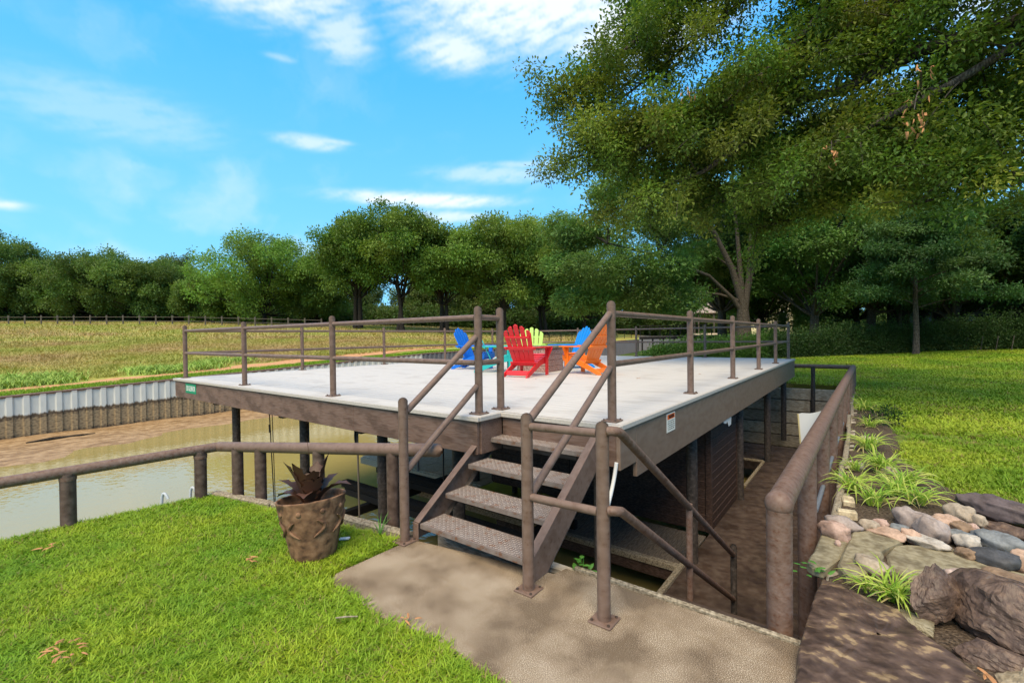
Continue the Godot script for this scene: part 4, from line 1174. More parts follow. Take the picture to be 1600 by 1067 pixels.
func build_bed() -> void:
	var g := "river stones round the flagstones"
	var stones := [
		[1.534,-0.845,0.127,0.085,"pink","long pink river stone at the flagstone corner nearest the big rail"],
		[1.582,-1.102,0.144,0.062,"mauve","long mauve stone behind the corner pink stone"],
		[1.762,-1.182,0.077,0.061,"tan","small grey-tan stone third from the wall in the row"],
		[1.844,-1.298,0.066,0.048,"pink","small pink stone beside the grey-tan one"],
		[1.883,-1.104,0.132,0.039,"salmon","flat salmon stone edging the middle flagstone"],
		[1.963,-1.270,0.081,0.040,"slate","dark grey flat stone behind the salmon ones"],
		[2.060,-1.529,0.146,0.097,"mauve","big rounded mauve stone at the foot of the lilies"],
		[2.032,-1.136,0.078,0.052,"salmon","small red-salmon stone in front of the big mauve stone"],
		[2.169,-1.329,0.122,0.105,"mauve","large mauve-brown stone leaning in the middle of the row"],
		[2.116,-1.102,0.158,0.038,"pale","thin pale crescent stone along the olive flagstone"],
		[2.258,-1.646,0.084,0.055,"salmon","salmon stone behind the mauve-brown stone"],
		[2.417,-1.970,0.116,0.086,"tan","big tan-grey stone at the back of the row by the lilies"],
		[2.521,-1.885,0.062,0.056,"tan","tan stone beside the plum boulder"],
		[2.313,-1.702,0.112,0.055,"salmon","flat salmon stone at the back of the row"],
		[2.378,-1.599,0.089,0.047,"brown","flat reddish-brown stone amid the row"],
		[2.454,-1.600,0.048,0.053,"pink","small pink stone right of the reddish-brown one"],
		[2.360,-1.358,0.098,0.051,"slate","slate-grey stone next to the pale beige one"],
		[2.374,-1.275,0.084,0.057,"pale","smooth pale beige stone left of the slate oval"],
		[2.566,-1.394,0.166,0.069,"slate","large smooth slate-blue oval stone at the right"],
		[2.341,-0.999,0.077,0.042,"brown","flat brown-grey stone below the slate oval"],
		[2.487,-0.989,0.130,0.069,"black","black stone flecked with white at the right"],
		[2.627,-1.044,0.069,0.080,"salmon","salmon-brown stone at the picture's right edge"],
		[2.258,-0.426,0.110,0.073,"palepink","pale pink chunky stone behind the brown boulder"],
		[2.452,-0.471,0.148,0.092,"brown","large tan-orange stone behind the brown boulder"],
		[2.425,-0.383,0.121,0.040,"palepink","pale pink stone lying against the brown boulder's top"],
		[1.768,-0.340,0.118,0.062,"tan","tan and grey oval stone lying on the flagstone"],
		[1.562,-0.655,0.025,0.025,"pink","tiny pink pebble on the flagstone by the big rail"],
		[1.727,-5.291,0.080,0.068,"tan","tan stone of the pair far along the bed"],
		[1.831,-5.351,0.065,0.056,"palepink","pale pink stone of the pair far along the bed"],
		[1.690,-3.470,0.048,0.055,"pale","round pale stone beside the bank wall cap"],
		[1.900,-3.765,0.057,0.041,"tan","small tan stone behind the middle lily clump"],
		[1.970,-3.371,0.085,0.067,"tan","tan stone on the lawn side of the middle lily clump"],
		[1.769,-2.442,0.045,0.038,"salmon","small salmon stone amid the near lily clumps"],
	]
	for i in stones.size():
		var s: Array = stones[i]
		var y := 0.05 if s[1] > -2.2 else 0.02
		var turn := rng.randf_range(-0.35, 0.35) - 0.65
		var flat := clampf(s[3], 0.03, 0.12)
		var o := part("river_stone", rock(100 + i, V(s[2] * 0.95, flat * 0.95, s[2] * (0.60 + 0.13 * (i % 3))), 0.17, 0.75, 13, 0.80), mats["pebble_" + s[4]], null, xf(V(s[0], y + flat * 0.35, s[1]), turn, rng.randf_range(-0.12, 0.12), rng.randf_range(-0.14, 0.14)))
		tag(o, s[5], "stone", g)
	var o := part("limestone_block", cbox(0.10, 0.07, 0.16, 0.012), mats["pebble_cream"], null, xf(V(1.60, 0.05, -1.86), 0.1, 0.05))
	tag(o, "cream limestone block by the wall cap, farther of the pair", "stone", "cream blocks")
	o = part("limestone_block", cbox(0.15, 0.08, 0.09, 0.01), mats["pebble_cream"], null, xf(V(1.60, 0.055, -1.44), 0.15, -0.05))
	tag(o, "cream limestone block just behind the pink river stones", "stone", "cream blocks")
	o = part("dark_boulder", rock(71, V(0.30, 0.10, 0.15), 0.18, 1.6, 18, 0.75), mats["pebble_plum"], null, xf(V(2.74, 0.10, -2.22), -0.45))
	tag(o, "flat dark plum boulder at the lawn's edge", "boulder")
	o = part("dark_boulder", rock(72, V(0.30, 0.07, 0.12), 0.16, 1.6, 18, 0.8), mats["boulder"], null, xf(V(2.75, 0.0, -1.86), -0.5))
	tag(o, "low brown ledge stone below the plum boulder", "boulder")
	o = part("flagstone", flat_on([[1.441, -0.858], [1.56, -0.87], [1.633, -0.824], [1.605, -0.60], [1.585, -0.419], [1.54, -0.27], [1.498, -0.128], [1.43, -0.14], [1.394, -0.183], [1.40, -0.32], [1.419, -0.445], [1.43, -0.65]], -0.02, 0.05, 0.012), mats["flagstone"])
	tag(o, "greenish flagstone overhanging the slip beside the big rail", "flagstone", "flagstones")
	o = part("flagstone", flat_on([[1.645, -0.98], [1.74, -1.08], [1.831, -1.15], [1.91, -1.08], [1.975, -1.02], [1.89, -0.85], [1.832, -0.71], [1.845, -0.62], [1.83, -0.521], [1.77, -0.32], [1.699, -0.138], [1.631, -0.09], [1.575, -0.249], [1.588, -0.4], [1.60, -0.544], [1.625, -0.75]], -0.02, 0.068, 0.015), mats["flagstone"])
	tag(o, "middle greenish flagstone with a tan stone lying on it", "flagstone", "flagstones")
	o = part("flagstone", flat_on([[1.915, -0.92], [1.99, -1.0], [2.15, -1.08], [2.287, -1.12], [2.395, -0.95], [2.6, -0.9], [3.0, -0.95], [2.9, -0.75], [2.602, -0.75], [2.4, -0.6], [2.187, -0.489], [1.97, -0.361], [1.87, -0.48], [1.86, -0.7]], -0.02, 0.045, 0.015), mats["flagstone"])
	tag(o, "wide olive flagstone between the two rows of river stones", "flagstone", "flagstones")
	# brown slab and boulder
	o = part("stone_slab", slab_mesh([[1.50, 0.07], [1.57, 0.085], [1.625, 0.11], [1.69, 0.18], [1.764, 0.16], [1.83, 0.185], [1.894, 0.21], [1.934, 0.315], [1.97, 0.39], [2.01, 0.457], [2.072, 0.54], [2.20, 0.745], [2.35, 1.0], [2.45, 1.4], [1.9, 1.62], [1.48, 1.5], [1.465, 1.2], [1.452, 0.982], [1.462, 0.666], [1.475, 0.40], [1.485, 0.20]]), mats["brown_slab"])
	tag(o, "large flat dark brown stone slab right of the concrete", "stone slab")
	var b := thing("boulder", "rugged brown boulder with a split left end at lower right", "boulder", V(2.30, 0, 0.06))
	part("main_block", crag(5, V(0.37, 0.185, 0.28)), mats["boulder"], b, xf(V(0.12, 0.13, 0.02), -0.60, 0.05, 0.1))
	part("split_face", crag(9, V(0.075, 0.165, 0.20)), mats["boulder"], b, xf(V(-0.215, 0.155, 0.02), -0.62, 0.1, 0.22))
	part("lower_lump", crag(14, V(0.16, 0.085, 0.12)), mats["boulder"], b, xf(V(-0.03, 0.05, 0.36), -0.7, 0.0, 0.1))
	o = part("tan_rock", crag(23, V(0.22, 0.09, 0.24)), mats["tan_rock"], null, xf(V(2.44, 0.03, 0.60), 0.4))
	tag(o, "tan rock at the bottom right below the brown boulder", "rock")
	o = part("tan_rock", crag(27, V(0.09, 0.04, 0.12)), mats["flagstone"], null, xf(V(1.985, 0.03, 0.23), 0.3))
	tag(o, "small olive rock wedged between the brown slab and boulder", "rock")
	# lilies
	var lil := [[1.87, 0.0, 0.78, "spider lily clump arching beside the brown slab and boulder", 44], [1.76, -0.02, 0.55, "low dry lily clump behind the brown slab", 22], [1.74, -8.96, 1.15, "farthest lily clump along the bank wall", 34], [1.81, -6.68, 0.9, "second farthest lily clump above the two pale stones", 32], [1.76, -4.7, 1.05, "lily clump spreading behind the round pale stone", 40], [1.90, -3.45, 1.1, "tall lily clump in the middle of the bed", 44], [1.62, -2.42, 0.95, "lily clump leaning over the wall cap by the big rail", 38], [1.80, -1.98, 0.9, "lily clump right behind the cream blocks", 36], [2.0, -2.45, 1.0, "lily clump behind the mauve river stones", 40], [2.14, -2.25, 0.85, "lily clump at the right end of the bed", 34], [2.1, -2.95, 0.9, "lily clump at the lawn side of the bed", 34], [1.63, -3.3, 0.7, "small lily clump against the wall cap", 24]]
	var bl := []
	for k in 6: bl.append(blade(0.23 + 0.03 * k, 0.0135 + 0.0014 * k, 0.8 + 0.32 * k, 0.35, 5))
	for q in lil:
		var c := thing("lily_clump", q[3], "plant", V(q[0], 0.03, q[1]), 0, "spider lily clumps in the bed")
		rng.seed = int(q[1] * 100) + 999
		for i in int(q[4] * 1.7):
			var dry := rng.randf()
			var m: String = "lily_dry" if dry < 0.13 else "lily_pale" if dry < 0.42 else "lily_deep" if dry < 0.6 else "lily"
			part("blade", bl[i % 6], mats[m], c, Transform3D(Basis(Vector3.UP, rng.randf() * TAU) * Basis(Vector3.RIGHT, rng.randf_range(0.0, 0.55) + (0.5 if m == "lily_dry" else 0.0)) * Basis.from_scale(Vector3.ONE * q[2] * rng.randf_range(0.9, 1.4)), V(rng.randf_range(-0.07, 0.07), 0, rng.randf_range(-0.07, 0.07)) * q[2]))
	var fern := thing("low_shrub", "small dark leafy shrub between the two farthest lily clumps", "shrub", V(1.98, 0.02, -7.2))
	var where := []
	var tint := []
	rng.seed = 77
	leaf_ball(rng, where, tint, V(0, 0.15, 0), 0.28, 60, Color(0.03, 0.075, 0.02), 0.35, 0.7)
	multi("foliage", fern, sprig(4, 14, 0.25, 0.11, 0.06), mats["foliage"], where, tint)

func slab_mesh(poly: Array) -> ArrayMesh:  # a flat stone: uneven top that sinks at the rim
	var nz := FastNoiseLite.new()
	nz.seed = 6; nz.frequency = 1.6; nz.fractal_octaves = 4
	var c := Vector2.ZERO
	for q in poly: c += Vector2(q[0], q[1]) / poly.size()
	var fine := []
	for i in poly.size():
		var a := Vector2(poly[i][0], poly[i][1])
		var b := Vector2(poly[(i + 1) % poly.size()][0], poly[(i + 1) % poly.size()][1])
		for k in 4: fine.append(a.lerp(b, k / 4.0) + Vector2(nz.get_noise_2dv(a * 9 + Vector2(k, 0)), nz.get_noise_2dv(b * 9 + Vector2(0, k))) * 0.008)
	var rings := []
	for q in [[1.0, -0.10], [1.012, 0.01], [1.005, 0.055], [0.985, 0.078], [0.95, 0.088], [0.8, 0.09], [0.6, 0.092], [0.4, 0.09], [0.2, 0.09], [0.02, 0.09]]:
		var ring := []
		for p in fine:
			var v: Vector2 = c + (p - c) * q[0]
			ring.append(V(v.x, q[1] + (0.022 * nz.get_noise_2dv(v * 2.2) + 0.008 * nz.get_noise_2dv(v * 9)) * (1.0 if q[0] < 0.99 else 0.4), v.y))
		rings.append(ring)
	return by_shape(rings, true)

func crag(sd: int, size: Vector3) -> ArrayMesh:  # an angular broken stone: a rock cut by planes
	var r := RandomNumberGenerator.new()
	r.seed = sd
	var nz := FastNoiseLite.new()
	nz.seed = sd; nz.frequency = 1.6; nz.fractal_octaves = 4
	var cuts := []
	for i in 13: cuts.append([V(r.randf_range(-1, 1), r.randf_range(-0.6, 1), r.randf_range(-1, 1)).normalized(), r.randf_range(0.62, 0.9)])
	var rings := []
	for i in 31:
		var t := PI * i / 30
		var ring := []
		for k in 60:
			var a := TAU * k / 60
			var d := V(sin(t) * cos(a), -cos(t), sin(t) * sin(a))
			var e := d * 1.15
			for q in cuts:
				var h: float = e.dot(q[0])
				if h > q[1]: e *= q[1] / h
			ring.append(e * size * (1.0 + 0.11 * nz.get_noise_3dv(d * 1.6 + Vector3.ONE * sd) + 0.05 * absf(nz.get_noise_3dv(d * 5.0))))
		rings.append(ring)
	var st := begin()
	for i in 30:
		for k in 60:
			var k2 := (k + 1) % 60
			var o: Vector3 = rings[i][k] + rings[i + 1][k2]
			if i > 0: face(st, [rings[i][k], rings[i][k2], rings[i + 1][k2]], o)
			if i < 29: face(st, [rings[i][k], rings[i + 1][k2], rings[i + 1][k]], o)
	return st.commit()

# ---------------------------------------------------------------- land, water, far things
func build_land() -> void:
	struct("lake_water", flat_on([[-40, 120], [12, 120], [12, -62], [-40, -62]], -2.4, -2.1, 0.0), mats["lake"], "murky olive lake water round the deck").set_meta("category", "water")
	var xs := steps(-24.42, -9.0, 0.5, 1.06)
	xs.append(-3.0); xs.append(14.0)
	struct("mud_beach", grid(xs, steps(60, -60, 1.2), mud_y), mats["mud"], "tan mud shore below the far sheet pile wall")
	var fx := steps(-24.35, -420, 0.8, 1.07)
	struct("field", grid(fx, steps(-90, 60, 2.0) + [90.0, 140.0, 220.0, 420.0], field_y), mats["field_ground"], "sloping hay field across the lake")
	struct("field_beyond", grid(fx, [-89.9, -100.0, -120.0, -160.0, -260.0, -420.0], field_y), mats["field_ground"], "woodland floor at the far end of the field")
	struct("lake_end", grid(steps(-24.35, -10.0, 2.0), steps(-60, -420, 3.0, 1.1), end_y), mats["lawn_ground"], "grass at the far end of the lake")
	struct("right_lawn", grid([1.6, 1.9, 2.3, 2.8] + steps(3.4, 300, 0.8, 1.12), steps(-12.9, 12, 0.8) + [20.0, 40.0, 100.0, 300.0], func(x, z): return lawn_y(x, z) - (0.03 if x < 3.0 and z > -9.0 else 0.0)), mats["lawn_ground"], "lawn on the bank right of the deck")
	struct("rear_lawn", grid(steps(-10, 4, 0.8) + steps(4.8, 300, 0.8, 1.12), steps(-12.9, -420, 0.8, 1.06), func(x, z): return lawn_y(x, z) - 0.004), mats["lawn_ground"], "lawn rising behind the deck to the hedge")
	struct("front_lawn", flat_on([[-4.66, 7.0], [-4.13, 1.72], [-2.8, 1.44], [-1.39, 1.20], [-1.39, 1.91], [-1.3, 1.99], [-0.8, 2.04], [-0.3, 2.0], [1.6, 1.99], [1.6, 7.0]], -0.3, -0.022, 0.0), mats["lawn_ground"], "bright front lawn beside the concrete slab")
	struct("front_lawn", flat_on([[-4.66, 7.02], [1.6, 7.02], [1.6, 300], [-30, 300], [-30, 16]], -0.3, -0.02, 0.0), mats["lawn_ground"], "lawn behind the camera")
	struct("bed_soil", grid([1.53, 1.65, 1.8, 1.95, 2.1, 2.25, 2.4, 2.6, 2.9, 3.2], steps(1.9, -10.5, 0.15), func(x, z): return 0.012 - 0.09 * smoothstep(0.0, 0.35, x - clampf(2.62 + 0.24 * z * -0.45 - maxf(0.0, -z - 1.6) * 0.40, 1.98, 2.9)) - (0.05 if z < -9.0 else 0.0) + 0.014 * sin(x * 31 + z * 23) + 0.01 * sin(z * 47)), mats["soil"], "dark planting bed soil along the bank wall")
	struct("dirt_path", path_strip([[-25.9, 14.0, 0.7], [-25.8, 8.0, 0.7], [-25.7, 3.0, 0.8], [-25.8, -2.0, 1.1], [-26.0, -7.0, 1.7], [-26.4, -12.0, 2.0], [-26.8, -17.0, 2.0], [-27.4, -22.0, 1.6], [-27.8, -27.0, 1.1], [-28.5, -33.0, 0.7]]), mats["red_dirt"], "red dirt track along the far bank")
	struct("dirt_path", path_strip([[-33.0, -12.0, 0.6], [-35.5, -17.5, 1.3], [-38.0, -24.0, 1.1], [-39.5, -28.0, 0.5]]), mats["red_dirt"], "faint red dirt patch higher in the hay field")
	# sheet pile walls
	var st := begin()
	var prof := [[0.0, 0.0], [0.20, 0.0], [0.245, 0.06], [0.40, 0.06], [0.445, 0.0], [0.46, 0.0]]
	for i in 5:
		var a := V(0, 0, -prof[i][0])
		var b := V(0, 0, -prof[i + 1][0])
		a.x = prof[i][1] + (0.012 if i == 4 else 0.0); b.x = prof[i + 1][1] + (0.012 if i == 4 else 0.0)
		var n := V(b.z - a.z, 0, a.x - b.x).normalized()
		if n.x < 0: n = -n
		for q in ([[a, 0], [b, 0], [b, 1], [a, 0], [b, 1], [a, 1]] if (b - a).cross(Vector3.UP).dot(n) < 0 else [[a, 0], [b, 1], [b, 0], [a, 0], [a, 1], [b, 1]]):
			st.set_normal(n)
			st.set_uv(Vector2(-q[0].z / 6.0, 1.0 - q[1]))
			st.add_vertex(q[0] + V(0, q[1] * 1.75, 0))
	var pile := st.commit()
	var o := thing("sheet_pile_wall", "pale steel sheet pile wall with a dark tide stain along the far bank", "wall", V(-24.36, -2.0, 0))
	for i in 66:
		var z := 11.0 - i * 0.46
		var m: StandardMaterial3D
		var key := "sheet_pile_%d" % (i % 7)
		if not mats.has(key):
			m = mats["sheet_pile"].duplicate()
			m.uv1_offset = V(fmod(i * 0.377, 1.0), 0, 0)
			mats[key] = m
		part("sheet_pile", pile, mats[key], o, Transform3D(Basis.from_scale(V(1, (bank_y(z) + 2.0) / 1.75, 1)), V(0, 0, z)))
	var rest := []
	for i in 90:
		var z := 11.0 - (66 + i) * 0.46
		rest.append([pile, Transform3D(Basis.from_scale(V(1, (bank_y(z) + 2.0) / 1.75, 1)), V(0, 0, z))])
	for i in 60:
		rest.append([pile, Transform3D(Basis.from_scale(V(1, (bank_y(11.0) + 2.0) / 1.75, 1)), V(0, 0, 11.46 + i * 0.46))])
	part("far_piles", joined(rest), mats["grey_metal"], o).set_meta("kind", "stuff")
	part("cap_rail", tube([V(0.02, bank_y(30) + 2.0, 40), V(0.02, bank_y(8) + 2.0, 8), V(0.02, bank_y(0) + 2.0, 0), V(0.02, bank_y(-20) + 2.0, -20), V(0.02, bank_y(-60) + 2.0, -60)], [0.05], 8), mats["rusty_paint"], o)
	o = thing("sheet_pile_wall", "grey steel sheet pile wall at the far end of the lake", "wall", V(-24.4, -2.0, -59.9))
	rest = []
	for i in 32: rest.append([pile, Transform3D(Basis(Vector3.UP, -PI / 2) * Basis.from_scale(V(1, (end_y(-24.0 + i * 0.46, -60) + 2.0) / 1.75, 1)), V(14.6 - i * 0.46, 0, 0))])
	part("far_piles", joined(rest), mats["grey_metal"], o).set_meta("kind", "stuff")
	o = thing("driftwood", "dark driftwood branch on the mud shore at far left", "driftwood", V(-23.0, -1.95, 0.3))
	part("branch", tube([V(0, -0.03, 0.9), V(0.12, 0.02, 0.3), V(0.05, 0.0, -0.3), V(0.25, 0.03, -1.0)], [0.02, 0.05, 0.045, 0.015], 7), mats["dark_bark"], o)

func path_strip(pts: Array) -> ArrayMesh:
	var rings := []
	for i in pts.size() - 1:
		for k in 6:
			var t := k / 6.0
			var x: float = lerpf(pts[i][0], pts[i + 1][0], t)
			var z: float = lerpf(pts[i][1], pts[i + 1][1], t)
			var w: float = lerpf(pts[i][2], pts[i + 1][2], t) * (0.85 + 0.25 * sin(z * 2.1) + 0.12 * sin(z * 5.3))
			var ring := []
			for j in 5: ring.append(V(x + w * (j / 4.0 - 0.5), field_y(x + w * (j / 4.0 - 0.5), z) + 0.03, z))
			rings.append(ring)
	return by_shape(rings, false, true)

func build_trees() -> void:
	var far_leaf := sprig(1, 16, 0.55, 0.34, 0.20)
	var mid_leaf := sprig(2, 18, 0.42, 0.20, 0.11)
	var dark := Color(0.052, 0.085, 0.020)
	var g := "oaks along the far side of the field"
	# [x, z, height, low, radius, colour, label, stems]
	var list := [
		[-123.7, -7.3, 17.0, 1.5, 8.0, Color(0.120, 0.202, 0.051), "dark oak cut by the picture's left edge", 1],
		[-120.0, -11.5, 11.6, 1.2, 7.0, Color(0.113, 0.190, 0.051), "low dark oak second from the left edge", 1],
		[-110.6, -17.3, 13.4, 1.0, 10.0, Color(0.129, 0.218, 0.051), "broad dark oak third from the left in the tree line", 1],
		[-103.9, -22.4, 11.8, 1.0, 8.6, Color(0.124, 0.212, 0.051), "rounded dark oak fourth from the left in the tree line", 1],
		[-104.2, -27.8, 10.4, 1.0, 6.4, Color(0.148, 0.244, 0.054), "smaller oak left of the gap in the tree line", 1],
		[-88.4, -28.5, 8.6, 0.8, 6.0, Color(0.166, 0.265, 0.059), "low yellowish oak just right of the gap in the tree line", 1],
		[-76.8, -31.8, 15.6, 1.2, 10.4, Color(0.178, 0.299, 0.054), "large rounded lighter oak standing out right of the gap", 1],
		[-72.9, -38.5, 12.0, 1.0, 6.4, Color(0.136, 0.230, 0.051), "darker oak right of the large rounded one", 1],
		[-55.8, -35.3, 16.2, 6.0, 6.6, Color(0.150, 0.252, 0.048), "oak with several bare trunks at the left of the central grove", 4],
		[-48.6, -37.0, 17.0, 6.6, 7.6, Color(0.156, 0.257, 0.048), "tall oak at the highest point of the central grove", 2],
		[-44.5, -41.4, 15.2, 5.6, 6.8, Color(0.161, 0.271, 0.051), "oak right of the bent trunk in the central grove", 3],
		[-38.2, -46.2, 17.4, 5.0, 7.4, Color(0.166, 0.265, 0.051), "tall loose oak above the front deck post", 2],
		[-36.9, -54.8, 17.0, 4.6, 7.6, Color(0.156, 0.252, 0.051), "oak behind the red chair", 2],
		[-33.6, -61.0, 18.0, 3.0, 8.0, Color(0.150, 0.252, 0.051), "oak behind the bright blue chair", 1]]
	for i in list.size():
		var q: Array = list[i]
		var gy := field_y(q[0], q[1])
		var o := thing("oak_tree", q[6], "tree", V(q[0], gy - 0.1, q[1]), 0, g)
		broad_tree(o, 300 + i, q[2], q[3], q[4], 0.42 if q[7] == 1 else 0.34, 54, 60, q[5], far_leaf, 0.95, "foliage", "dark_bark", q[7])
	# the woods behind them, copies of a few more
	var proto := []
	for i in 3:
		var o := thing("wood_tree", "", "tree", Vector3.ZERO, 0, "woods behind the field")
		broad_tree(o, 340 + i, [14.0, 12.0, 16.0][i], 0.5, [8.0, 7.5, 7.0][i], 0.4, 50, 50, [Color(0.10, 0.155, 0.044), Color(0.125, 0.19, 0.052), Color(0.095, 0.145, 0.042)][i], far_leaf, 1.15, "foliage", "dark_bark")
		proto.append(o)
	var spots := [[-136, -16], [-131, -25], [-124, -33], [-116, -39], [-108, -45], [-98, -50], [-91, -46], [-89, -58], [-80, -52], [-75, -66], [-68, -58], [-64, -74], [-57, -62], [-55, -84], [-50, -72], [-44, -88], [-40, -76], [-33, -92], [-27, -80], [-22, -100], [-17, -88], [-4, -92], [8, -88], [14, -100]]
	rng.seed = 61
	var names := ["dark woods tree behind the low oak second from the left edge", "dark woods tree between the third and fourth oaks of the tree line", "dark woods tree behind the smaller oak left of the gap", "low woods tree showing in the gap left of the large rounded oak", "farther woods tree behind the left half of the large rounded oak", "farther woods tree behind the darker oak right of the large rounded one", "nearer woods tree behind the darker oak right of the large rounded one", "farthest woods tree between the bare trunks at the grove's left end", "nearer woods tree between the bare trunks at the grove's left end", "farther woods tree seen under the bent branch of the central grove", "nearer woods tree seen under the bent branch of the central grove", "farther woods tree behind the tall loose oak above the front deck post", "nearer woods tree behind the tall loose oak above the front deck post", "farther woods tree behind the red chair's oak", "nearer woods tree behind the red chair's oak", "farther woods tree above the bright blue chair", "nearer woods tree above the bright blue chair", "farther woods tree left of the gazebo roof", "nearer woods tree left of the gazebo roof", "woods tree seen left of the shade tree's trunk", "woods tree seen through the shade tree's forked stems", "woods tree behind the leafy tree with low branches", "woods tree behind the young lawn tree", "woods tree behind the dark house's roof"]
	for i in spots.size():
		var p := V(spots[i][0], 0, spots[i][1])
		p.y = (field_y(p.x, p.z) if p.x < -24.4 else end_y(clampf(p.x, -24, -10), p.z) if p.x < -10 else lawn_y(p.x, p.z)) - 0.2
		var label: String = names[i]
		if i < 3:
			proto[i].position = p
			proto[i].set_meta("label", label)
		else:
			dup(proto[i % 3], label, p, rng.randf() * TAU, rng.randf_range(0.85, 1.15) * (0.72 if p.x < -90.0 else 0.62 if p.x < -74 else 0.85))

func build_undergrowth() -> void:
	var where := []
	var tint := []
	rng.seed = 70
	for k in 1500:
		var t := rng.randf()
		var line := [V(-150, 0, 30), V(-128, 0, -6), V(-112, 0, -32), V(-92, 0, -42), V(-76, 0, -48), V(-62, 0, -56), V(-50, 0, -64), V(-38, 0, -76), V(-24, 0, -86), V(-6, 0, -92), V(16, 0, -88)]
		var f: float = t * (line.size() - 1)
		var i := int(minf(f, line.size() - 2))
		var p: Vector3 = line[i].lerp(line[i + 1], f - i) + V(rng.randf_range(-4, 4), 0, rng.randf_range(-4, 4))
		p.y = field_y(p.x, p.z) if p.x < -24.4 else end_y(clampf(p.x, -24, -10), p.z) if p.x < -10 else lawn_y(p.x, p.z)
		var h := rng.randf_range(1.0, 3.2)
		leaf_ball(rng, where, tint, p + V(0, h * 0.5, 0), h, 16, Color(0.085, 0.145, 0.042), 1.5, 0.8)
	tag(multi("undergrowth", null, sprig(1, 16, 0.55, 0.34, 0.20), mats["foliage"], where, tint), "dark undergrowth filling the woods' edge below the crowns", "bushes")

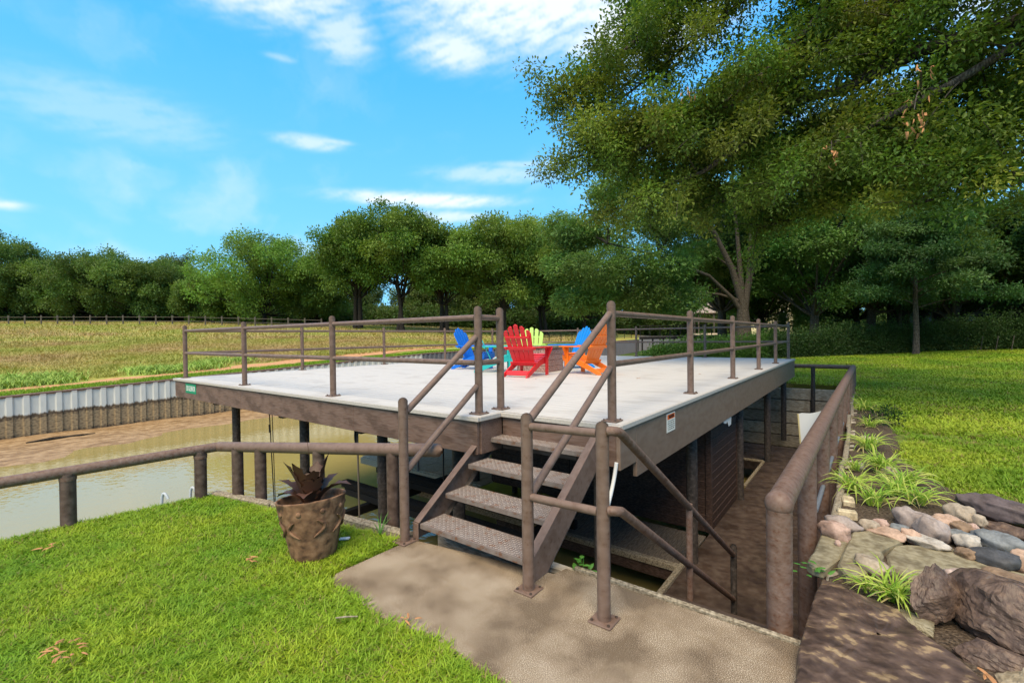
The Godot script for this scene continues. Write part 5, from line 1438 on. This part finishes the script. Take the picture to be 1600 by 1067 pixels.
func build_near_trees() -> void:
	# the many-stemmed tree beyond the hedge
	var o := thing("shade_tree", "big multi-stemmed shade tree with grey bark beyond the hedge", "tree", V(-4.54, 0.6, -29.2))
	var off := -o.position
	var wood := []
	var stems_at := []
	for q in [[[V(-4.54, 0.2, -29.17), V(-4.55, 2.2, -29.17), V(-4.57, 3.81, -29.18), V(-4.76, 4.47, -29.04), V(-5.12, 5.97, -28.79), V(-5.87, 8.12, -27.61), V(-6.60, 9.91, -26.45), V(-7.54, 12.29, -24.51)], 0.42], [[V(-4.57, 3.3, -29.18), V(-4.69, 5.76, -29.11), V(-4.82, 7.84, -29.04), V(-4.97, 10.08, -28.96), V(-5.22, 15.07, -28.84)], 0.22], [[V(-4.50, 3.2, -29.2), V(-4.26, 5.21, -29.43), V(-4.21, 8.06, -29.88), V(-3.84, 11.89, -30.48)], 0.27], [[V(-4.30, 4.6, -29.4), V(-4.00, 6.12, -29.65), V(-3.50, 7.69, -30.05), V(-2.27, 10.87, -31.04)], 0.18], [[V(-4.65, 3.2, -29.1), V(-5.06, 3.98, -28.80), V(-6.04, 5.37, -26.81), V(-8.17, 6.48, -23.94), V(-10.19, 7.10, -21.15)], 0.17], [[V(-4.6, 3.8, -29.1), V(-5.8, 4.3, -28.6), V(-8.0, 4.6, -26.5), V(-10.0, 4.3, -24.0)], 0.10]]:
		var pts := []
		for p in q[0]: pts.append(p + off)
		var rad := taper(q[1], 0.05, pts.size() - 1)
		if q[1] > 0.4: rad[0] = 0.62; rad[1] = 0.46
		wood.append([tube(pts, rad, 12, false), Transform3D.IDENTITY])
		for i in pts.size():
			if i > 1 or q[1] < 0.4: stems_at.append(pts[i])
			if i > 1: stems_at.append(pts[i].lerp(pts[i - 1], 0.5))
	var where := []
	var tint := []
	rng.seed = 88
	var clumps := [V(-8.47, 9.20, -23.75), V(-10.10, 8.34, -21.86), V(-12.17, 7.71, -20.90), V(-12.79, 5.78, -20.40), V(-10.32, 5.47, -19.77), V(-9.00, 5.96, -22.04), V(-7.56, 5.9, -24.40), V(-9.10, 4.17, -23.20), V(-11.26, 4.21, -21.55), V(-12.68, 3.91, -21.72), V(-6.92, 8.17, -23.66), V(-6.28, 10.63, -26.71), V(-7.58, 3.83, -25.62), V(-6.88, 13.02, -27.54), V(-4.89, 14.23, -29.07), V(-2.59, 12.54, -30.81), V(-4.11, 11.2, -30.89), V(-2.41, 9.46, -32.17), V(-9.15, 11.48, -24.53), V(-11.06, 10.71, -23.05), V(-6.31, 6.6, -31.66), V(-3.41, 6.31, -33.87), V(-1.39, 7.73, -32.92), V(-13.6, 8.6, -21.93), V(-7.19, 7.2, -29.5), V(-0.5, 10.5, -31.0), V(-1.0, 13.5, -30.0), V(-4.0, 17.0, -28.5), V(-8.0, 15.0, -26.0), V(-11.0, 13.0, -24.0)]
	for i in clumps.size():
		var c: Vector3 = clumps[i] + off
		leaf_ball(rng, where, tint, c, rng.randf_range(1.2, 1.9), 170, Color(0.165, 0.285, 0.085), 0.9, 0.6)
		var from: Vector3 = stems_at[0]
		for s in stems_at:
			if s.distance_to(c) + 2.0 * maxf(0.0, s.y - c.y + 0.8) < from.distance_to(c) + 2.0 * maxf(0.0, from.y - c.y + 0.8): from = s
		wood.append([tube(bez(from, from.lerp(c, 0.5) + V(0, 0.5, 0), c, 5), taper(0.09, 0.02, 5), 6, false), Transform3D.IDENTITY])
	part("trunk", joined(wood), mats["bark"], o)
	multi("crown", o, sprig(6, 18, 0.42, 0.25, 0.10), mats["foliage"], where, tint)
	# darker trees to its right
	var leafm := sprig(7, 20, 0.42, 0.19, 0.10)
	var list := [
		[-7.3, -35.6, 13.0, 3.0, 5.5, 0.42, Color(0.080, 0.158, 0.045), "dark tree standing just behind the multi-stemmed shade tree"],
		[-0.9, -31.2, 15.0, 1.6, 5.0, 0.34, Color(0.120, 0.244, 0.059), "leafy tree right of the multi-stemmed shade tree, low branches"],
		[2.0, -36.9, 15.5, 2.0, 5.6, 0.36, Color(0.080, 0.160, 0.045), "dark tree behind the young lawn tree"],
		[6.0, -35.4, 8.6, 1.8, 5.4, 0.34, Color(0.075, 0.151, 0.045), "dark tree in front of the house, right of the young tree"],
		[9.6, -33.5, 8.0, 3.4, 5.0, 0.3, Color(0.086, 0.167, 0.045), "dark tree at the right edge shading the house"],
		[12.5, -30.0, 8.6, 2.2, 5.0, 0.3, Color(0.080, 0.160, 0.045), "dark tree beyond the picture's right edge"],
		[-5.6, -42.0, 11.0, 0.4, 5.0, 0.3, Color(0.188, 0.316, 0.081), "pale green tree glimpsed behind the shade tree's trunk"],
		[1.2, -45.0, 12.0, 1.0, 6.5, 0.4, Color(0.075, 0.145, 0.045), "tall dark tree at the back right of the garden"],
		[14.0, -44.0, 12.0, 1.0, 7.5, 0.4, Color(0.075, 0.145, 0.045), "tall dark tree behind the house"]]
	for i in list.size():
		var q: Array = list[i]
		o = thing("garden_tree", q[7], "tree", V(q[0], lawn_y(q[0], q[1]) - 0.1, q[1]), 0, "dark trees behind the hedge")
		broad_tree(o, 400 + i, q[2], q[3], q[4], q[5], 52, 95, q[6], leafm, 1.0, "foliage", "bark")
	o = thing("young_tree", "young slim tree on the lawn in front of the hedge", "tree", V(3.62, lawn_y(3.62, -24.7) - 0.05, -24.7))
	where = []
	tint = []
	wood = [[tube([V(0, 0, 0), V(0.02, 1.2, 0), V(-0.02, 2.6, 0.02), V(0.0, 4.6, 0), V(0.05, 6.2, 0)], [0.15, 0.115, 0.10, 0.07, 0.02], 9, false), Transform3D.IDENTITY]]
	for i in 26:
		var a := i * 2.4
		var y := 2.6 + 3.8 * i / 26.0
		var l := rng.randf_range(1.2, 2.6) * (1.15 - 0.6 * i / 26.0)
		var c := V(cos(a) * l, y + rng.randf_range(0.0, 0.5), sin(a) * l)
		wood.append([tube(bez(V(0, y - 0.4, 0), V(cos(a) * l * 0.5, y + 0.2, sin(a) * l * 0.5), c, 4), taper(0.03, 0.008, 4), 6, false), Transform3D.IDENTITY])
		leaf_ball(rng, where, tint, c, 0.75, 46, Color(0.085, 0.17, 0.055), 0.72, 0.35)
		leaf_ball(rng, where, tint, c * V(0.55, 1, 0.55), 0.55, 22, Color(0.085, 0.165, 0.055), 0.72, 0.35)
	part("trunk", joined(wood), mats["bark"], o)
	multi("crown", o, leafm, mats["foliage"], where, tint)
	# hedge
	o = thing("hedge", "clipped dark green hedge running behind the deck to the right edge", "hedge", V(0, 0, 0))
	where = []
	tint = []
	var line := [V(-6.7, 0, -17.0), V(-4.4, 0, -19.4), V(-1.0, 0, -22.9), V(3.7, 0, -26.5), V(7.6, 0, -28.0), V(14, 0, -28.6), V(24, 0, -28.0)]
	var high := [1.05, 1.35, 1.6, 1.85, 2.0, 2.0, 2.0]
	rng.seed = 9
	for i in line.size() - 1:
		var l: float = line[i].distance_to(line[i + 1])
		for k in int(l * 330):
			var t := rng.randf()
			var p: Vector3 = line[i].lerp(line[i + 1], t)
			var h: float = lerpf(high[i], high[i + 1], t) * (1.0 + 0.07 * sin(p.x * 2.3) + 0.05 * sin(p.x * 5.1)) * (1.0 if i > 0 else smoothstep(-0.12, 0.25, t))
			var a := rng.randf() * PI
			var rr := sqrt(rng.randf_range(0.45, 1.0))
			var nn := V(line[i + 1].z - line[i].z, 0, line[i].x - line[i + 1].x).normalized()
			p += nn * cos(a) * 0.75 * rr
			p.y = lawn_y(p.x, p.z) + h * pow(sin(a), 0.5) * lerpf(0.15, 1.0, rng.randf()) * rr
			where.append(xf(p, rng.randf() * TAU, rng.randf_range(-0.4, 0.4), 0, Vector3.ONE * rng.randf_range(0.5, 0.85)))
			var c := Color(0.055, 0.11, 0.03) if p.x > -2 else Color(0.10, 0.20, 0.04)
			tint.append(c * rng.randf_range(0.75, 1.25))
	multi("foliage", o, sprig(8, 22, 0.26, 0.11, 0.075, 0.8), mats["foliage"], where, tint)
	var stems := []
	for i in 40:
		var x := -6.0 + i * 0.5
		var z := -17.6 - (x + 6.0) * 0.93 if x < 3.7 else -26.6
		stems.append([pipe(V(x, lawn_y(x, z) - 0.1, z), V(x + 0.1, lawn_y(x, z) + 0.7, z), 0.02, 5), Transform3D.IDENTITY])
	part("stems", joined(stems), mats["bark"], o)

func build_overhead() -> void:
	var o := thing("overhanging_tree", "large tree outside the right edge whose long boughs overhang the view", "tree", V(6.6, 0.1, -9.6))
	var off := -o.position
	var limbs := [
		[[V(6.5, 4.6, -9.6), V(5.91, 5.95, -9.21), V(4.07, 7.43, -8.77), V(2.65, 7.38, -8.69), V(1.33, 6.95, -8.56), V(0.53, 7.04, -8.57), V(-0.07, 6.53, -8.49), V(-1.40, 5.70, -8.09), V(-2.22, 5.48, -7.83), V(-3.43, 4.95, -7.41)], 0.20],
		[[V(6.5, 4.2, -9.6), V(5.80, 5.34, -8.87), V(3.93, 6.74, -8.02), V(3.11, 6.33, -8.02), V(2.00, 5.93, -8.05), V(1.24, 5.63, -7.96), V(0.07, 4.93, -7.56)], 0.16],
		[[V(6.6, 6.2, -9.7), V(4.90, 9.27, -9.05), V(2.26, 9.73, -8.68), V(1.16, 8.92, -8.45), V(0.68, 8.40, -8.46), V(0.03, 7.83, -8.33), V(-1.05, 7.09, -7.99), V(-2.58, 6.40, -7.45), V(-4.22, 5.87, -6.82)], 0.13],
		[[V(6.5, 5.5, -9.6), V(5.70, 7.86, -9.39), V(3.22, 8.67, -8.77), V(1.57, 8.35, -8.51), V(1.05, 7.83, -8.35), V(-0.25, 7.17, -8.10), V(-1.54, 6.79, -7.62)], 0.08],
		[[V(6.6, 7.0, -9.7), V(5.21, 11.88, -10.33), V(1.75, 13.05, -9.59), V(-0.79, 11.46, -8.89), V(-2.62, 9.75, -8.09), V(-3.86, 8.84, -7.63), V(-5.03, 8.02, -7.23)], 0.12],
		[[V(-0.07, 6.53, -8.49), V(-1.91, 6.82, -7.84), V(-3.42, 6.61, -7.43), V(-4.57, 6.41, -6.93)], 0.05],
		[[V(6.5, 5.0, -9.5), V(5.35, 8.70, -9.38), V(3.77, 8.75, -8.93), V(2.75, 8.07, -8.65), V(2.05, 7.50, -8.48)], 0.09],
		[[V(6.6, 3.6, -9.5), V(5.59, 4.77, -9.01), V(4.47, 5.35, -8.79), V(3.76, 5.46, -8.88), V(2.97, 5.34, -9.03), V(2.16, 4.89, -9.16)], 0.07],
		[[V(6.6, 7.5, -9.7), V(3.32, 12.47, -9.52), V(0.54, 12.69, -9.29), V(-1.82, 11.40, -8.72), V(-3.39, 10.68, -8.27)], 0.10],
		[[V(6.6, 6.5, -9.7), V(5.4, 10.0, -11.0), V(2.6, 10.6, -11.5), V(0.2, 9.4, -11.2), V(-1.8, 8.2, -10.6)], 0.10],
		[[V(6.6, 5.5, -9.7), V(5.0, 7.5, -11.5), V(2.4, 7.6, -12.0), V(0.2, 6.9, -11.4), V(-1.6, 6.4, -10.5)], 0.09],
		[[V(6.5, 4.0, -9.6), V(4.6, 5.4, -10.4), V(2.8, 5.5, -10.8), V(1.0, 4.9, -10.6), V(-0.6, 4.5, -10.0)], 0.08],
		[[V(6.5, 4.4, -9.6), V(4.4, 6.4, -9.8), V(2.2, 6.4, -9.9), V(0.4, 5.8, -9.8), V(-1.4, 5.2, -9.3), V(-2.6, 5.0, -8.9)], 0.08],
		[[V(6.5, 5.2, -9.6), V(4.2, 7.9, -10.6), V(1.6, 8.5, -10.4), V(-0.8, 7.9, -9.9), V(-2.8, 7.2, -9.2), V(-4.2, 6.9, -8.4)], 0.08],
		[[V(6.6, 6.6, -9.7), V(4.0, 10.6, -9.0), V(0.8, 10.6, -8.9), V(-1.4, 9.4, -8.6), V(-3.2, 8.2, -8.0), V(-4.4, 7.6, -7.4)], 0.08],
		[[V(6.5, 3.6, -9.5), V(4.8, 4.3, -8.4), V(3.6, 4.4, -8.0), V(2.4, 4.1, -7.8)], 0.06],
		[[V(6.7, 8.0, -9.7), V(7.5, 13.0, -10.5), V(8.5, 16.0, -11.5)], 0.16],
		[[V(6.7, 6.0, -9.6), V(9.0, 9.5, -8.5), V(11.5, 11.0, -7.5)], 0.13],
		[[V(6.7, 6.0, -9.6), V(7.5, 9.0, -6.5), V(8.0, 10.5, -4.5)], 0.12]]
	var wood := [[tube([V(0, -0.5, 0), V(0, 0.6, 0), V(-0.05, 2.6, 0), V(0, 4.6, 0), V(0.05, 6.5, -0.1), V(0.1, 8.4, -0.1)], [0.62, 0.44, 0.38, 0.33, 0.26, 0.17], 14, false), Transform3D.IDENTITY]]
	var where := []
	var tint := []
	rng.seed = 2024
	for li in limbs.size():
		var pts := []
		for p in limbs[li][0]: pts.append(p + off)
		var r0: float = limbs[li][1]
		wood.append([tube(pts, taper(r0, 0.02, pts.size() - 1), 9, false), Transform3D.IDENTITY])
		for i in pts.size() - 1:
			if i == 0 and li != 5: continue
			var l: float = pts[i].distance_to(pts[i + 1])
			var n := int(ceil(l / 0.17))
			var dir: Vector3 = (pts[i + 1] - pts[i]).normalized()
			for k in n:
				var from: Vector3 = pts[i].lerp(pts[i + 1], (k + rng.randf()) / n)
				var inner := li < 4 and i < pts.size() * 0.6
				if inner and k % 3 == 0: continue
				var d := (dir * rng.randf_range(0.2, 1.0) + V(rng.randf_range(-1, 1), rng.randf_range(-0.55, 0.75), rng.randf_range(-1, 1)) * 0.9).normalized()
				var len := rng.randf_range(0.7, 2.1) * (0.65 if i == pts.size() - 2 else 1.0)
				var to := from + d * len
				var mid := from.lerp(to, 0.5) + V(0, 0.14 * len, 0)
				wood.append([tube(bez(from, mid, to, 4), taper(0.020, 0.005, 4), 5, false), Transform3D.IDENTITY])
				var warm := rng.randf_range(-0.22, 0.22)
				var lum := rng.randf_range(0.65, 1.4)
				var count := int(len * 11.5) + 3
				for j in count:
					var t := (0.5 if inner else 0.22) + (0.55 if inner else 0.83) * (j + rng.randf()) / count
					var p := from * (1 - t) * (1 - t) + mid * 2 * t * (1 - t) + to * t * t
					p += V(rng.randf_range(-1, 1), rng.randf_range(-0.45, 0.85), rng.randf_range(-1, 1)) * 0.24
					where.append(xf(p, rng.randf() * TAU, rng.randf_range(-0.5, 0.5), rng.randf_range(-0.5, 0.5), Vector3.ONE * rng.randf_range(0.7, 1.25)))
					var kk := lum * rng.randf_range(0.8, 1.2)
					tint.append(Color(0.172 * kk * (1 + warm), 0.24 * kk, 0.042 * kk))
	multi("crown", o, sprig(11, 24, 0.27, 0.10, 0.052, 0.7), mats["foliage"], where, tint)
	dry_leaves()
	var dl := begin()
	var dl_wood := wood
	for q in [[V(2.37, 5.25, -5.98), 0.5, 24, V(2.6, 6.2, -8.0)], [V(2.46, 5.85, -6.05), 0.22, 8, V(2.6, 6.2, -8.0)], [V(1.25, 5.05, -6.75), 0.28, 10, V(1.2, 5.6, -7.9)], [V(-1.29, 6.95, -6.6), 0.25, 10, V(-1.05, 7.09, -7.99)]]:
		dl_wood.append([tube(bez(q[3] + off, (q[3] + q[0]) * 0.5 + off + V(0, 0.35, 0), q[0] + off, 6), taper(0.02, 0.006, 6), 5, false), Transform3D.IDENTITY])
		for i in q[2]:
			var p: Vector3 = q[0] + off + V(rng.randf_range(-0.16, 0.16), rng.randf_range(-0.5, 0.5) * q[1] * 1.4, rng.randf_range(-0.16, 0.16))
			dl.append_from(meshes["dead %d" % (i % 4)], 0, Transform3D(Basis.from_euler(V(PI + rng.randf_range(-0.6, 0.6), rng.randf() * TAU, rng.randf_range(-0.5, 0.5))) * Basis.from_scale(Vector3.ONE * rng.randf_range(0.09, 0.15)), p))
	part("trunk", joined(dl_wood), mats["bark"], o)
	part("dead_leaves", dl.commit(), mats["dead_leaf"], o).set_meta("kind", "stuff")

func build_far_things() -> void:
	var o := thing("rail_fence", "weathered post and rail fence in front of the far tree line", "fence", V(-100, 0, -12))
	var prev := Vector3.ZERO
	for i in 30:
		var t := i / 29.0
		var x := lerpf(-112.0, -58.0, t)
		var z := lerpf(9.0, -31.0, t)
		var p := V(x, field_y(x, z), z)
		part("post", cbox(0.16, 1.5, 0.16, 0.02), mats["fence_wood"], o, at(p + V(0, 0.65, 0) - o.position))
		if i > 0:
			for y in [0.6, 1.15]:
				var a := prev + V(0, y, 0)
				var b := p + V(0, y, 0)
				part("rail", cbox(0.06, a.distance_to(b), 0.13, 0.01), mats["fence_wood"], o, Transform3D(along(a, b), (a + b) / 2 - o.position))
		prev = p
	o = thing("marker_post", "short cream post at the field's far left edge", "post", V(-112.0, field_y(-112, 1.5), 1.5))
	part("post", cbox(0.3, 1.6, 0.3, 0.02), mats["cream_wall"], o, at(V(0, 0.8, 0)))
	o = thing("wire_fence", "thin dark wire fence along the shaded bank behind the chairs", "fence", V(-27, 0, -45))
	for i in 13:
		var z := -33.0 - i * 2.6
		var p := V(-27.0, field_y(-27, z), z)
		part("post", pipe(p - o.position, p + V(0, 1.5, 0) - o.position, 0.05, 6), mats["black"], o)
		if i < 12:
			var q := V(-27.0, field_y(-27, z - 2.6), z - 2.6)
			for y in [0.3, 0.65, 1.0, 1.4]: part("wire", pipe(p + V(0, y, 0) - o.position, q + V(0, y, 0) - o.position, 0.012, 4), mats["black"], o)
	# dark pier deck and gazebo on the next plot
	o = thing("neighbour_deck", "dark timber deck on posts on the next plot behind the railing", "deck", V(-12.6, 1.0, -41.5), 0.45)
	for i in 24: part("board", cbox(0.29, 0.08, 3.0, 0.01), mats["walkway_wood"], o, at(V(-3.6 + i * 0.3, 0.56, 0)))
	part("edge_beam", cbox(7.3, 0.22, 0.08, 0.01), mats["dark_wall"], o, at(V(-0.1, 0.40, 1.5)))
	for i in 8:
		part("post", cbox(0.14, 3.4, 0.14, 0.01), mats["dark_wall"], o, at(V(-3.5 + i * 0.97, -1.2, 1.4)))
		part("rail_post", cbox(0.07, 1.0, 0.07, 0.01), mats["dark_wall"], o, at(V(-3.5 + i * 0.97, 1.1, -1.4)))
	part("rail", cbox(7.0, 0.07, 0.07, 0.01), mats["dark_wall"], o, at(V(-0.1, 1.6, -1.4)))
	o = thing("gazebo", "small gazebo with a brown hipped roof on the next plot", "gazebo", V(-12.9, lawn_y(-10, -55.0), -54.0))
	part("roof", lathe([Vector2(2.0, 2.5), Vector2(2.05, 2.6), Vector2(0.9, 3.35), Vector2(0.8, 3.45), Vector2(0.85, 3.5), Vector2(0.01, 3.95)], 6), mats["roof"], o)
	for k in 6: part("post", pipe(V(cos(TAU * k / 6) * 1.7, 0, sin(TAU * k / 6) * 1.7), V(cos(TAU * k / 6) * 1.7, 2.6, sin(TAU * k / 6) * 1.7), 0.07, 6), mats["fence_wood"], o)
	part("floor", lathe([Vector2(1.9, 0.0), Vector2(1.9, 0.2), Vector2(0.01, 0.2)], 6), mats["dock_wood"], o)
	o = thing("cream_house", "cream building glimpsed right of the shade tree's trunk", "house", V(-10.0, lawn_y(-10, -76) - 0.5, -77.0), 0.2)
	part("wall", cbox(5.6, 6.4, 7, 0.02), mats["cream_wall"], o, at(V(0, 3.2, 0)))
	part("roof", extrude(PackedVector2Array([Vector2(-4.2, 6.3), Vector2(4.2, 6.3), Vector2(0, 8.4)]), 6.6, 0.02), mats["roof"], o, Transform3D(Basis(Vector3.UP, PI / 2), Vector3.ZERO))
	for i in 2:
		var w := part("window", cbox(1.2, 1.5, 0.08, 0.01), mats["white_paint"], o, at(V(-1.5 + i * 3, 3.0, 3.51)))
		part("pane", cbox(1.0, 1.3, 0.03, 0.005), mats["glass_dark"], w, at(V(0, 0, 0.05)))
	# the dark house on the right
	o = thing("dark_house", "dark lakeside house in deep shade behind the right trees", "house", V(12.5, lawn_y(12, -44), -47.0), -0.25)
	part("wall", cbox(17, 5.6, 9, 0.03), mats["dark_wall"], o, at(V(0, 2.8, 0)))
	part("roof", extrude(PackedVector2Array([Vector2(-5.6, 5.5), Vector2(5.6, 5.5), Vector2(0, 8.6)]), 18.4, 0.03), mats["roof"], o, Transform3D(Basis(Vector3.UP, PI / 2), Vector3.ZERO))
	for i in 5:
		for y in [1.5, 4.0]:
			var w := part("window", cbox(1.5, 1.5, 0.1, 0.01), mats["fence_wood"], o, at(V(-6.4 + i * 3.2, y, 4.51)))
			part("pane", cbox(1.3, 1.3, 0.04, 0.005), mats["glass_dark"], w, at(V(0, 0, 0.05)))
	part("porch_roof", cbox(15, 0.15, 3.4, 0.02), mats["roof"], o, xf(V(0, 2.95, 6.1), 0, 0.12))
	for i in 6: part("porch_post", cbox(0.16, 2.8, 0.16, 0.02), mats["fence_wood"], o, at(V(-7 + i * 2.8, 1.4, 7.6)))

# ---------------------------------------------------------------- grass
func build_grass() -> void:
	var eye := V(1.738, 0, 3.797)
	var nz := FastNoiseLite.new()
	nz.seed = 17; nz.frequency = 0.55; nz.fractal_octaves = 3
	rng.seed = 5
	var tufts := [tuft(1, 9, 0.052, 0.0075, 0.9, 0.026), tuft(2, 9, 0.045, 0.007, 1.3, 0.028)]
	for k in 2:
		var where := []
		var tint := []
		for i in 34000:
			var x := rng.randf_range(-4.6, 1.55)
			var z := rng.randf_range(1.2, 4.6)
			var edge := lerpf(1.22, 1.74, clampf((-1.39 - x) / 2.74, 0, 1)) + 0.02
			if x > -1.41 and z < 2.02 + 0.03 * sin(x * 7.0) + rng.randf_range(-0.035, 0.02): continue
			if z < edge or x < -4.13 - (z - 1.72) * 0.112: continue
			if x > 1.45 or (V(x, 0, z) - eye).dot(V(-0.607, 0, -0.794)) < 0.2: continue
			if Vector2(x + 1.80, z - 1.80).length() < 0.16: continue
			var f := nz.get_noise_2d(x * 1.4, z * 1.4)
			var g := nz.get_noise_2d(x * 6 + 50, z * 6)
			var y := clampf(0.45 + f * 0.8 + g * 0.35, 0, 1)
			var c := Color(0.19, 0.35, 0.022).lerp(Color(0.37, 0.47, 0.03), y) * rng.randf_range(0.8, 1.2)
			if rng.randf() < 0.045: c = Color(0.33, 0.26, 0.09)
			where.append(xf(V(x, -0.024, z), rng.randf() * TAU, rng.randf_range(-0.2, 0.2), rng.randf_range(-0.2, 0.2), V(1, rng.randf_range(0.7, 1.15) * (1.0 + 0.25 * f), 1)))
			tint.append(c)
		tag(multi("lawn_grass", null, tufts[k], mats["grass"], where, tint), ["bright short grass of the front lawn", "finer paler grass mixed through the front lawn"][k], "grass")
	var big := [tuft(3, 12, 0.06, 0.010, 0.9, 0.055), tuft(4, 14, 0.075, 0.022, 0.9, 0.15)]
	for k in 2:
		var where := []
		var tint := []
		var n: int = [42000, 42000][k]
		for i in n:
			var a := rng.randf_range(0.30, 1.06)  # bearing right of the camera's axis
			if k == 0 and i % 4 == 0: a = rng.randf_range(1.06, 1.9)
			var d := (rng.randf_range(1.5, 9.0) if i % 4 == 0 else sqrt(rng.randf_range(16.0, 144.0))) if k == 0 else sqrt(rng.randf_range(121.0, 1000.0))
			var p := eye + V(-0.607 * cos(a) + 0.794 * sin(a), 0, -0.794 * cos(a) - 0.607 * sin(a)) * d
			if p.x < 1.62 and p.z > -12.95: continue
			var bed := clampf(2.62 - 0.108 * p.z - maxf(0.0, -p.z - 1.6) * 0.40, 1.98, 2.9) + 0.10
			if p.z > -9.0 and p.x < bed + rng.randf_range(0.0, 0.25): continue
			if p.x < 3.15 and p.z > -2.35 + (p.x - 2.4) * -0.5: continue
			if p.x < -9.8: continue
			if p.x > 60: continue
			var f := nz.get_noise_2d(p.x * 0.7, p.z * 0.7)
			var bare := nz.get_noise_2d(p.x * 1.3 + 90, p.z * 0.9)
			if k == 0 and bare > 0.36 and p.z > -8.5 and rng.randf() < 0.85: continue
			var c := Color(0.18, 0.31, 0.022).lerp(Color(0.37, 0.45, 0.04), clampf(0.4 + f * 1.1, 0, 1)) * rng.randf_range(0.8, 1.2)
			if rng.randf() < (0.14 if bare > 0.2 else 0.04): c = Color(0.30, 0.23, 0.09)
			where.append(xf(V(p.x, lawn_y(p.x, p.z) - 0.012 - (0.03 if p.x < 3.0 and p.z > -9.0 and p.z > -12.9 else 0.0), p.z), rng.randf() * TAU, 0, 0, V(1, rng.randf_range(0.7, 1.2), 1)))
			tint.append(c)
		tag(multi("lawn_grass", null, big[k], mats["grass"], where, tint), ["grass of the right lawn nearest the planting bed", "grass of the lawn up to the hedge"][k], "grass")
	# hay field
	var hay := [tuft(5, 16, 0.26, 0.022, 1.0, 0.28), tuft(6, 14, 0.36, 0.045, 1.0, 0.6), tuft(7, 16, 0.42, 0.04, 0.9, 0.4)]
	for k in 3:
		var where := []
		var tint := []
		for i in [26000, 26000, 1500][k]:
			var a := rng.randf_range(-1.0, 0.22)
			var d := sqrt(rng.randf_range(26.0 * 26, 52.0 * 52)) if k == 0 else sqrt(rng.randf_range(48.0 * 48, 125.0 * 125))
			var p := eye + V(-0.607 * cos(a) + 0.794 * sin(a), 0, -0.794 * cos(a) - 0.607 * sin(a)) * d
			if k == 2: p = V(rng.randf_range(-29.5, -26.4), 0, rng.randf_range(10, -9))
			if p.x > -27.2 and k < 2: continue
			if k == 2 and nz.get_noise_2d(p.x * 0.5, p.z * 0.35) < 0.0: continue
			var f := nz.get_noise_2d(p.x * 0.16, p.z * 0.16)
			var g := nz.get_noise_2d(p.x * 0.5 + 30, p.z * 0.5)
			var c := Color(0.42, 0.395, 0.115).lerp(Color(0.45, 0.335, 0.16), clampf(0.3 + f * 1.5 + g * 0.3, 0, 1)) * rng.randf_range(0.88, 1.12)
			if f < -0.2: c = c.lerp(Color(0.30, 0.35, 0.075), 0.5)
			if k == 2: c = Color(0.33, 0.47, 0.10) * rng.randf_range(0.8, 1.2)
			where.append(xf(V(p.x, field_y(p.x, p.z) - 0.03, p.z), rng.randf() * TAU, 0, 0, V(1, rng.randf_range(0.5, 1.1), 1)))
			tint.append(c)
		tag(multi("field_grass", null, hay[k], mats["field_grass"], where, tint), ["tall dry grass of the hay field's near slope", "dry grass of the hay field's far slope", "tall green weeds along the far bank's track"][k], "grass")
	var where := []
	var tint := []
	for i in 9000:
		var z := rng.randf_range(14, -50)
		var x := rng.randf_range(-25.6, -24.5)
		where.append(xf(V(x, field_y(x, z) - 0.01, z), rng.randf() * TAU, 0, 0, V(1, rng.randf_range(0.8, 1.6), 1)))
		tint.append(Color(0.22, 0.36, 0.025) * rng.randf_range(0.8, 1.2))
	tag(multi("bank_grass", null, big[1], mats["grass"], where, tint), "strip of bright mown grass on top of the sheet pile wall", "grass")

func _ready() -> void:
	var cam := Camera3D.new()
	cam.name = "camera"
	add_child(cam)
	cam.transform = Transform3D(Basis(V(0.794438, -0.012622, -0.607214), V(0.003201, 0.999857, -0.016596), V(0.607337, 0.01124, 0.794365)), V(1.738, 1.7377, 3.7968))
	cam.fov = 72.886
	cam.near = 0.05
	cam.far = 1500
	var env := Environment.new()
	env.background_mode = Environment.BG_SKY
	env.tonemap_mode = Environment.TONE_MAPPER_LINEAR
	env.tonemap_exposure = 3.5
	env.sdfgi_enabled = true
	env.ssao_enabled = true
	env.ssil_enabled = true
	var sm := PanoramaSkyMaterial.new()
	sm.panorama = sky()
	sm.energy_multiplier = 0.35
	env.sky = Sky.new()
	env.sky.sky_material = sm
	var we := WorldEnvironment.new()
	we.name = "environment"
	we.environment = env
	add_child(we)
	var sun := DirectionalLight3D.new()
	sun.name = "sun"
	sun.light_energy = 0.5
	sun.light_color = Color(1.0, 0.92, 0.77)
	sun.light_angular_distance = 45.0
	sun.shadow_enabled = true
	add_child(sun)
	sun.look_at_from_position(V(7, 30, 20), Vector3.ZERO)
	make_materials()
	build_land()
	build_slip()
	build_deck()
	build_deck_rails()
	build_stairs()
	build_pipe_fences()
	build_chairs()
	build_near_trees()
	build_overhead()
	build_trees()
	build_undergrowth()
	build_far_things()
	build_lift()
	build_signs()
	build_pot()
	build_bed()
	build_grass()
